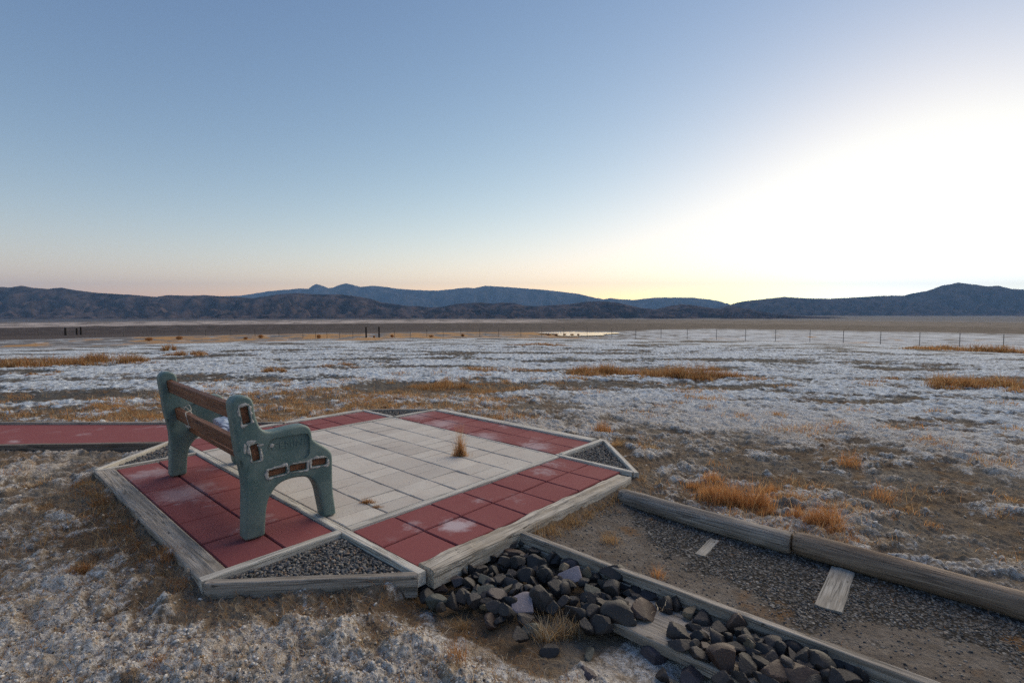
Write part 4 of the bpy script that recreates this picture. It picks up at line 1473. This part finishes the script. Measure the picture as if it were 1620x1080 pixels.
def blades_mesh(name, base, height, lean, width, cols, seg=3, curl=.5):
    """base (n,3); height, lean, width arrays; every blade is a thin bent strip"""
    n = len(base)
    az = rng.uniform(0, 2 * np.pi, n); fa = rng.uniform(0, np.pi, n)
    dx = np.stack([np.cos(az), np.sin(az), np.zeros(n)], 1)
    wx = np.stack([np.cos(fa), np.sin(fa), np.zeros(n)], 1)
    cb = rng.uniform(-curl, curl, (n, 2))
    V = np.empty((n, (seg + 1) * 2, 3)); F = []
    for k in range(seg + 1):
        t = k / seg
        L = lean * t ** 1.6
        p = base + dx * (height * L)[:, None]
        p = p + np.stack([cb[:, 0] * height * t * t, cb[:, 1] * height * t * t, np.zeros(n)], 1) * .5
        p[:, 2] += height * t * np.sqrt(np.clip(1 - (lean * .75) ** 2 * t, .05, 1))
        w_ = width * (1 - .85 * t)
        V[:, 2 * k] = p - wx * w_[:, None]; V[:, 2 * k + 1] = p + wx * w_[:, None]
    for k in range(seg): F.append([2 * k, 2 * k + 1, 2 * k + 3, 2 * k + 2])
    F = np.array(F)[None] + (np.arange(n) * (seg + 1) * 2)[:, None, None]
    me = np_mesh(name, V.reshape(-1, 3), F.reshape(-1, 4), M_BLADE, smooth=False)
    C = np.ones((n, (seg + 1) * 2, 4))
    C[:, :, :3] = (cols[rng.integers(0, len(cols), n)] * rng.uniform(.85, 1.5, (n, 1)))[:, None, :]
    add_attr(me, 'tone', C.reshape(-1, 4))
    return me


def tuft(p, w, h, n, label, cols=ORANGE, name='grass_tuft', cat='grass tuft', lean=.5, bw=.0012, group=None, dy=None, clump=1, curl=.5, spire=0):
    d = math.hypot(p[0], p[1])
    bw = max(bw, d * .00042)
    ctr = rng.normal(size=(clump, 2)) * np.array([w * .42, (dy or w) * .38]) if clump > 1 else np.zeros((1, 2))
    ci = rng.integers(0, clump, n)
    sp = 1.0 if clump == 1 else .30
    q = rng.normal(size=(n, 2)) * np.array([w * .30 * sp, (dy or w) * .28 * sp]) + ctr[ci]
    hs = rng.uniform(.65, 1.1, clump)
    base = np.zeros((n, 3)); base[:, :2] = q
    rr = np.sqrt((q[:, 0] / (w * .5)) ** 2 + (q[:, 1] / ((dy or w) * .5)) ** 2)
    hh = h * rng.uniform(.35, 1.0, n) * np.clip(1.15 - .55 * rr, .3, 1) * hs[ci]
    ln = rng.uniform(.05, 1, n) * lean * 1.3
    if spire:
        base[:spire, :2] *= .35; hh[:spire] = h * rng.uniform(.7, 1.35, spire); ln[:spire] = rng.uniform(.0, .16, spire)
    base[:, 2] = -.01
    if d > 6:
        xs = base[:, 0] + p[0]; ys = base[:, 1] + p[1]
        base[:, 2] = ground_fields(xs, ys)[0] - p[2] - .01
    me = blades_mesh(name, base, hh, ln, np.full(n, bw) * rng.uniform(.6, 1.3, n), cols, curl=curl)
    o = link(me, name)
    o.location = p
    tag(o, label, cat, group)
    return o


def ptuft(px, py, wpx, hpx, n, label, z=None, **kw):
    p = gpt(px, py) if z is None else at(px, py, z)
    d = math.hypot(p[0], p[1]) 
    return tuft(p, wpx / FOC * d, hpx / FOC * d, n, label, **kw)


ptuft(728, 721, 20, 46, 330, 'upright straw tuft growing through the pale pavers', z=-.002, lean=.36, cols=np.concatenate([STRAW, ORANGE]), dy=.06, curl=.3, bw=.0007, spire=45)
ptuft(582, 795, 22, 13, 320, 'first of two small brown weeds in a paver joint beside the bench', z=-.002, lean=.9, cols=ORANGE * .7, name='weed', cat='weed', dy=.04)
ptuft(597, 802, 20, 11, 280, 'second of two small brown weeds in a paver joint, nearer the red tiles', z=-.002, lean=.9, cols=ORANGE * .7, name='weed', cat='weed', dy=.04)
ptuft(953, 688, 28, 24, 260, 'dense reddish grass tuft at the buried boards beyond the patio corner', cols=ORANGE * .9, lean=.35)
ptuft(978, 712, 26, 18, 200, 'loose tan grass beside the gravel triangle plank', cols=STRAW, lean=.7)
ptuft(1345, 740, 26, 34, 160, 'thin upright orange tuft alone on the dark crust', cols=ORANGE, lean=.5)
ptuft(1395, 793, 34, 36, 140, 'sparse orange tuft on the dark crust nearer the brown log', cols=ORANGE, lean=.6)
ptuft(1472, 832, 24, 16, 90, 'small rusty tuft on the crust beyond the brown log', cols=ORANGE, lean=.8)
ptuft(1175, 802, 108, 52, 2200, 'large orange grass clump behind the grey log', cols=ORANGE, lean=.55, clump=9, dy=.35)
ptuft(1125, 768, 30, 26, 260, 'small orange grass clump behind the grey log near its patio end', cols=ORANGE, lean=.5)
ptuft(1250, 818, 50, 36, 420, 'orange grass clump behind the joint of the two logs', cols=ORANGE, lean=.6, clump=4, dy=.2)
ptuft(1300, 838, 90, 44, 1500, 'broad orange grass clump behind the brown log', cols=ORANGE, lean=.65, clump=7, dy=.3)
ptuft(1030, 715, 30, 14, 160, 'low tan grass clump beyond the gravel triangle', cols=STRAW, lean=.9)
ptuft(965, 860, 32, 26, 260, 'small tan tuft on the gravel path beside the bleached timber', cols=STRAW, lean=.7)
ptuft(1030, 826, 14, 10, 80, 'tiny brown tuft on the gravel path', cols=ORANGE * .8, lean=.8)
ptuft(1042, 914, 22, 30, 130, 'thin orange tuft on the path behind the retaining board', cols=ORANGE, lean=.6)
ptuft(885, 1004, 90, 66, 360, 'spiky pale straw tuft in front of the dark rocks', cols=np.concatenate([PALE * .8, STRAW * .8]), lean=.7, bw=.0016, clump=3, dy=.16)
ptuft(735, 985, 60, 34, 240, 'low spiky straw tuft at the edge of the rock heap', cols=STRAW, lean=.9, clump=2, dy=.12)
ptuft(720, 1062, 40, 40, 150, 'rusty tuft in the salt crust at the bottom edge', cols=ORANGE * .8, lean=.8)
ptuft(133, 918, 34, 18, 420, 'round rusty cushion of grass on the crust left of the patio', cols=ORANGE * .8, lean=1.0, dy=.07)
ptuft(158, 895, 26, 28, 36, 'small dark wiry weed on the crust left of the patio', cols=ORANGE * .35, lean=.9, name='weed', cat='weed')
ptuft(250, 1068, 24, 24, 90, 'small rusty tuft at the bottom edge left of the patio corner', cols=ORANGE * .8, lean=.8)
ptuft(1045, 962, 40, 22, 12, 'wisps of straw caught on the largest dark boulder', z=-.0, cols=PALE, lean=1.0, bw=.0012)
# clumps along the timbers
for i in range(15):
    t = (i + .5) / 15
    p = W(.0 + 2.55 * t, -.86 - random.uniform(0, .05), 0); p.z = gz(p.x, p.y)
    tuft(p, random.uniform(.12, .24), random.uniform(.05, .12), random.randint(130, 240), 'brown dry tuft along the outer side of the grey bench-side timber', cols=STRAW * .62 if i % 2 else ORANGE * .6, group='tufts along the bench-side timber', lean=.95)
for i in range(11):
    t = (i + .5) / 11
    p = W(-.885 - random.uniform(0, .05), .78 + 1.1 * t, 0); p.z = gz(p.x, p.y)
    tuft(p, random.uniform(.10, .2), random.uniform(.05, .11), random.randint(110, 200), 'tan tuft at the foot of the bleached timber beside the gravel path', cols=STRAW * .8, group='tufts along the bleached timber', lean=.8)
# middle distance clumps
MID = [(950, 592, 110, 20, 'orange grass mound in the salt field, left half of the long clump row'), (1090, 599, 110, 22, 'orange grass mound in the salt field, right half of the long clump row'),
       (1020, 594, 70, 11, 'low orange grass joining the two mounds of the clump row'),
       (1500, 612, 70, 17, 'dark orange grass mound at the near end of the far right clump row'), (1580, 612, 90, 15, 'lighter orange grass mound beside the dark one in the far right clump row'), (720, 613, 80, 13, 'broad tan grass clump behind the patio'), (760, 617, 60, 10, 'low tan clump touching the broad one behind the patio'),
       (60, 580, 160, 13, 'wide low orange grass bank in the left salt field'), (170, 576, 70, 16, 'taller end of the wide orange grass bank'),
       (430, 590, 28, 10, 'single small orange clump in the middle of the salt field behind the bench'), (292, 565, 46, 8, 'low orange clump far behind the bench'), (266, 554, 14, 11, 'small upright orange clump far behind the bench'),
       (34, 595, 30, 8, 'small orange clump nearest the wide grass bank'), (780, 588, 110, 6, 'thin strip of tan grass in the salt field'), (870, 548, 80, 6, 'thin orange strip in front of the pond'),
       (1560, 556, 130, 9, 'long orange strip at the far right salt field'), (1500, 553, 70, 6, 'short orange strip left of the long one at the far right'), (545, 580, 60, 5, 'faint tan strip in the salt field behind the bench'), (1130, 585, 20, 5, 'tiny orange tuft beyond the clump row')]
for (px, py, w_, h_, lab) in MID:
    n = int(80 + w_ * 13 * (1 + h_ / 22)); h_ = h_ * 1.4
    ptuft(px, py, w_, h_, n, lab, cols=np.concatenate([ORANGE * .85, STRAW * .9, ORANGE * .7]), name='grass_clump', cat='grass clump', lean=.8, clump=max(4, int(w_ / 7)), dy=None if w_ < 50 else .9)


# scattered dry grass and straw litter
def scatter_grass():
    n = 60000
    d = np.exp(rng.uniform(np.log(1.75), np.log(24), n)); a = rng.uniform(-R(52), R(52), n)
    x = d * np.sin(a); y = d * np.cos(a)
    z, S, G, B, P = ground_fields(x, y)
    u, v = uv_of(x, y)
    od = oct_dist(u, v)
    inpath = (u < -.8) & (v > .7) & (v < 1.7)
    prob = np.clip((G - .12) * 1.7, .02, 1) * np.clip(1.25 - S * 1.2, .15, 1)
    prob = prob + .5 * sstep(.35, .1, od)
    prob = np.where(inpath, prob * .3, prob)
    redp = (y > 4.5) & (y < 6.12) & (x < -2.6)
    keep = (rng.random(n) < prob * .8) & (od > .05) & ~redp
    heap = (u < -.8) & (u > -3.2) & (v > -.02) & (v < .7)
    keep &= ~heap
    x, y, z, d = x[keep], y[keep], z[keep], d[keep]
    m = len(x)
    base = np.stack([x, y, z - .004], 1)
    h = rng.uniform(.015, .06, m) * (1 + .5 * (d > 6))
    me = blades_mesh('dry_grass', base, h, rng.uniform(.3, 1.25, m), np.maximum(.0007, d * .00036) * rng.uniform(.6, 1.3, m), np.concatenate([STRAW * .8, ORANGE * .8]))
    tag(link(me, 'dry_grass'), kind='stuff')
    # loose clusters in the tan band behind the patio and on the dark crust beyond the log
    cx = []; cy = []
    while len(cx) < 420:
        d_ = math.exp(random.uniform(math.log(3.4), math.log(13))); a_ = random.uniform(-R(50), R(46))
        x_, y_ = d_ * math.sin(a_), d_ * math.cos(a_)
        u_, v_ = uv_of(x_, y_)
        if oct_dist(np.array([u_]), np.array([v_]))[0] < .15: continue
        if u_ < -.78 and -.1 < v_ < 1.86: continue
        if 4.5 < y_ < 6.15 and x_ < -2.6: continue
        S_, G_ = [float(q[0]) for q in ground_fields(np.array([x_]), np.array([y_]))[1:3]]
        if random.random() > max(.02, (G_ - .18) * 1.8): continue
        cx.append(x_); cy.append(y_)
    k = rng.integers(0, len(cx), 26000)
    sz = rng.uniform(.04, .16, len(cx))
    x = np.array(cx)[k] + rng.normal(size=len(k)) * sz[k]; y = np.array(cy)[k] + rng.normal(size=len(k)) * sz[k] * .8
    d = np.hypot(x, y)
    z = ground_fields(x, y)[0]
    me = blades_mesh('dry_grass', np.stack([x, y, z - .005], 1), rng.uniform(.03, .11, len(k)) * (.6 + 3 * sz[k]), rng.uniform(.2, 1.2, len(k)), np.maximum(.0008, d * .0004) * rng.uniform(.6, 1.3, len(k)), np.concatenate([STRAW, ORANGE]))
    tag(link(me, 'dry_grass'), kind='stuff')
    # flat curly litter on the foreground crust
    n = 26000
    x = rng.uniform(-3.6, 1.6, n); y = rng.uniform(1.75, 4.0, n)
    u, v = uv_of(x, y)
    k = (oct_dist(u, v) > .02) & ~((u < -.8) & (v > .0))
    x, y = x[k], y[k]
    z = ground_fields(x, y)[0]
    m = len(x)
    me = blades_mesh('straw_litter', np.stack([x, y, z + .002], 1), rng.uniform(.010, .055, m), rng.uniform(.7, 1.5, m), rng.uniform(.0006, .0017, m), np.concatenate([PALE, STRAW, ORANGE * .7]), seg=4, curl=1.6)
    tag(link(me, 'straw_litter'), kind='stuff')
    # longer stalks lying across the crust
    n = 1500
    x = rng.uniform(-3.6, 1.4, n); y = rng.uniform(1.75, 3.9, n)
    u, v = uv_of(x, y)
    k = (oct_dist(u, v) > .03) & ~((u < -.8) & (v > .05))
    k &= rng.random(n) < .25 + .75 * sstep(.05, .3, fbm(x * 2.2, y * 2.2, 2, 19))
    x, y = x[k], y[k]; m = len(x)
    L = rng.uniform(.04, .15, m); az = rng.uniform(0, 2 * np.pi, m); bend = rng.normal(size=m) * .35
    seg = 6; V = np.empty((m, (seg + 1) * 2, 3))
    for q in range(seg + 1):
        t = q / seg; aa = az + bend * t * 2
        px_ = x + np.cos(aa) * L * (t - .5); py_ = y + np.sin(aa) * L * (t - .5)
        pz_ = ground_fields(px_, py_)[0] + .006 + .014 * np.sin(t * np.pi) * rng.random(m)
        w_ = rng.uniform(.0007, .0014, m)
        V[:, 2 * q] = np.stack([px_ - np.sin(aa) * w_, py_ + np.cos(aa) * w_, pz_], 1)
        V[:, 2 * q + 1] = np.stack([px_ + np.sin(aa) * w_, py_ - np.cos(aa) * w_, pz_ + .0006], 1)
    F = np.array([[2 * q, 2 * q + 1, 2 * q + 3, 2 * q + 2] for q in range(seg)])[None] + (np.arange(m) * (seg + 1) * 2)[:, None, None]
    me = np_mesh('straw_litter', V.reshape(-1, 3), F.reshape(-1, 4), M_BLADE, smooth=False)
    C = np.ones((m, (seg + 1) * 2, 4)); C[:, :, :3] = (np.concatenate([PALE, STRAW])[rng.integers(0, 9, m)] * rng.uniform(.8, 1.3, (m, 1)))[:, None, :]
    add_attr(me, 'tone', C.reshape(-1, 4))
    tag(link(me, 'straw_litter'), kind='stuff')


scatter_grass()

# ------------------------------------------------------------------ fence and posts
FA = np.array([-35.0, 86.0]); FB = np.array([40.0, 42.0])
fence = empty('wire_fence', (0, 60, float(np.interp(math.log(60), PD, PZ))))
tag(fence, 'long wire fence on thin steel posts crossing the salt flat', 'fence')
bpy.context.view_layer.update()


def fence_pt(px):
    a = (px - 810) / FOC
    # ray x = a*y meets the line FA + t (FB-FA)
    e = FB - FA
    t = (a * FA[1] - FA[0]) / (e[0] - a * e[1])
    q = FA + t * e
    return q


FX = [60, 105, 150, 195, 240, 283, 325, 365, 403, 441, 479, 499, 517, 537, 558, 624, 649, 675, 701, 729, 759, 789, 824, 857, 892, 929, 968, 1006, 1046, 1087.5, 1134, 1180, 1227.5, 1282, 1335, 1394, 1456, 1519.5, 1589, 1668, 1760]
tops = []
for i, px in enumerate(FX):
    q = fence_pt(px); z = gz(*q)
    d = math.hypot(*q)
    h = 1.15
    r_ = max(.018, d * .00035)
    V = []; F = []
    # T-section steel post, slightly tapered, with a point
    for (w_, zz) in ((r_, -.2), (r_, h), (r_ * .4, h + .03)):
        for (sx, sy) in ((-1, -1), (1, -1), (1, 1), (-1, 1)): V.append((sx * w_, sy * w_ * .7, zz))
    for k in range(2):
        for j in range(4): F.append((k * 4 + j, k * 4 + (j + 1) % 4, k * 4 + 4 + (j + 1) % 4, k * 4 + 4 + j))
    F.append((8, 9, 10, 11))
    o = mesh_obj('fence_post', V, F, M_STEEL)
    o.location = (q[0], q[1], z)
    o.parent = fence; o.matrix_basis = fence.matrix_basis.inverted() @ Matrix.Translation((q[0], q[1], z))
    tops.append((q[0], q[1], z))
for hh in (.45, .75, 1.08):
    pts = []
    for (a, b) in zip(tops[:-1], tops[1:]):
        for k in range(4):
            t = k / 4
            pts.append((a[0] + (b[0] - a[0]) * t, a[1] + (b[1] - a[1]) * t, a[2] + (b[2] - a[2]) * t + hh - .05 * 4 * t * (1 - t)))
    o = tube('wire', pts, .006, M_STEEL, m=4)
    o.parent = fence; o.matrix_basis = fence.matrix_basis.inverted()


def wood_post(px, py_base, hpx, dist, wpx, label):
    a = (px - 810) / FOC
    y = dist / math.sqrt(1 + a * a); x = a * y
    z = gz(x, y)
    h = hpx / FOC * dist; w_ = wpx / FOC * dist / 2
    bm = bmesh.new()
    bmesh.ops.create_cone(bm, cap_ends=True, segments=14, radius1=w_ * 1.08, radius2=w_ * .92, depth=h + .4)
    bmesh.ops.bevel(bm, geom=[e for e in bm.edges if all(v.co.z > 0 for v in e.verts)], offset=w_ * .25, segments=2, affect='EDGES')
    for v in bm.verts:
        v.co.x += .06 * w_ * mnoise.noise(v.co * 3); v.co.z += (h - .4) / 2
    o = bm_obj('wooden_post', bm, M_POST, smooth=False)
    o.location = (x, y, z)
    tag(o, label, 'post')


q = fence_pt(579); wood_post(579, 537, 17, math.hypot(*q), 2.4, 'dark wooden post standing nearer the bench of the pair in the wire fence')
q = fence_pt(599.5); wood_post(599.5, 537, 17, math.hypot(*q), 2.4, 'dark wooden post of the fence pair standing nearer the pond')
wood_post(103, 520, 9, 190, 2.2, 'dark far post standing apart from the two close together')
wood_post(121, 519, 8, 195, 2.0, 'shorter of two dark far posts standing close together')
wood_post(127.5, 520, 10, 190, 2.0, 'taller of two dark far posts standing close together')


def shrub(px, dist, wpx, hpx, label, cols=ORANGE * .8):
    a = (px - 810) / FOC
    y = dist / math.sqrt(1 + a * a); x = a * y
    w_ = .7 * wpx / FOC * dist; h = .75 * hpx / FOC * dist
    n = 700
    dirs = rng.normal(size=(n, 3)); dirs /= np.linalg.norm(dirs, axis=1)[:, None]
    rad = rng.uniform(.35, 1.0, n)
    p = dirs * rad[:, None] * np.array([w_ / 2, w_ / 2, h / 2]); p[:, 2] += h * .45
    me = blades_mesh('shrub', p, np.full(n, h * .16), rng.uniform(.2, 1, n), np.full(n, w_ * .03), cols, seg=2)
    o = link(me, 'shrub'); o.location = (x, y, gz(x, y))
    tag(o, label, 'shrub')


shrub(504, 84, 9, 9, 'round dark brown shrub behind the fence left of the wooden posts')
shrub(591.5, 82, 6, 5, 'small round shrub seen between the two wooden fence posts')
shrub(620, 84, 8, 7, 'round brown shrub behind the fence right of the wooden posts')
shrub(732, 74, 8, 7, 'orange brown shrub at the fence nearest the pond side', ORANGE * .7)
shrub(682, 70, 12, 5, 'low spreading brown shrub in front of the fence')
shrub(412, 95, 11, 7, 'pale orange shrub at the far left stretch of the fence', ORANGE * .8)
shrub(388, 92, 9, 5, 'small low shrub beside the pale orange one', ORANGE * .7)
shrub(235, 96, 14, 6, 'low orange shrub on the grassy rise at far left', ORANGE * .8)
shrub(283, 97, 12, 7, 'taller orange shrub on the grassy rise at far left', ORANGE * .8)
for i, (px, w_, lab) in enumerate([(868, 12, 'low brown bush at the pond edge, first in the row'), (880, 10, 'low brown bush at the pond edge, second in the row'), (893, 8, 'darker bush in the middle of the pond edge row'), (905, 10, 'low brown bush at the pond edge, second from the open water'), (915, 6, 'small dark bush at the pond edge beside the open water')]):
    shrub(px, 96, w_, 4, lab, ORANGE * .7)

# ------------------------------------------------------------------ haze
def haze_box():
    x0, x1, y0, y1, z0, z1 = -48000, 48000, -46000, 48000, -160, 2600
    V = [(x, y, z) for z in (z0, z1) for (x, y) in ((x0, y0), (x1, y0), (x1, y1), (x0, y1))]
    F = [(3, 2, 1, 0), (4, 5, 6, 7), (0, 1, 5, 4), (1, 2, 6, 5), (2, 3, 7, 6), (3, 0, 4, 7)]
    m = bpy.data.materials.new('haze'); m.use_nodes = True
    nt = m.node_tree; nt.nodes.clear()
    out = nt.nodes.new('ShaderNodeOutputMaterial'); vol = nt.nodes.new('ShaderNodeVolumePrincipled')
    vol.inputs['Color'].default_value = (.30, .56, 1.0, 1)
    vol.inputs['Density'].default_value = HAZE
    vol.inputs['Anisotropy'].default_value = .0
    vol.inputs['Density Attribute'].default_value = ''
    nt.links.new(vol.outputs[0], out.inputs['Volume'])
    o = mesh_obj('haze', V, F, m)
    tag(o, kind='stuff')


HAZE = 2.0e-5
haze_box()
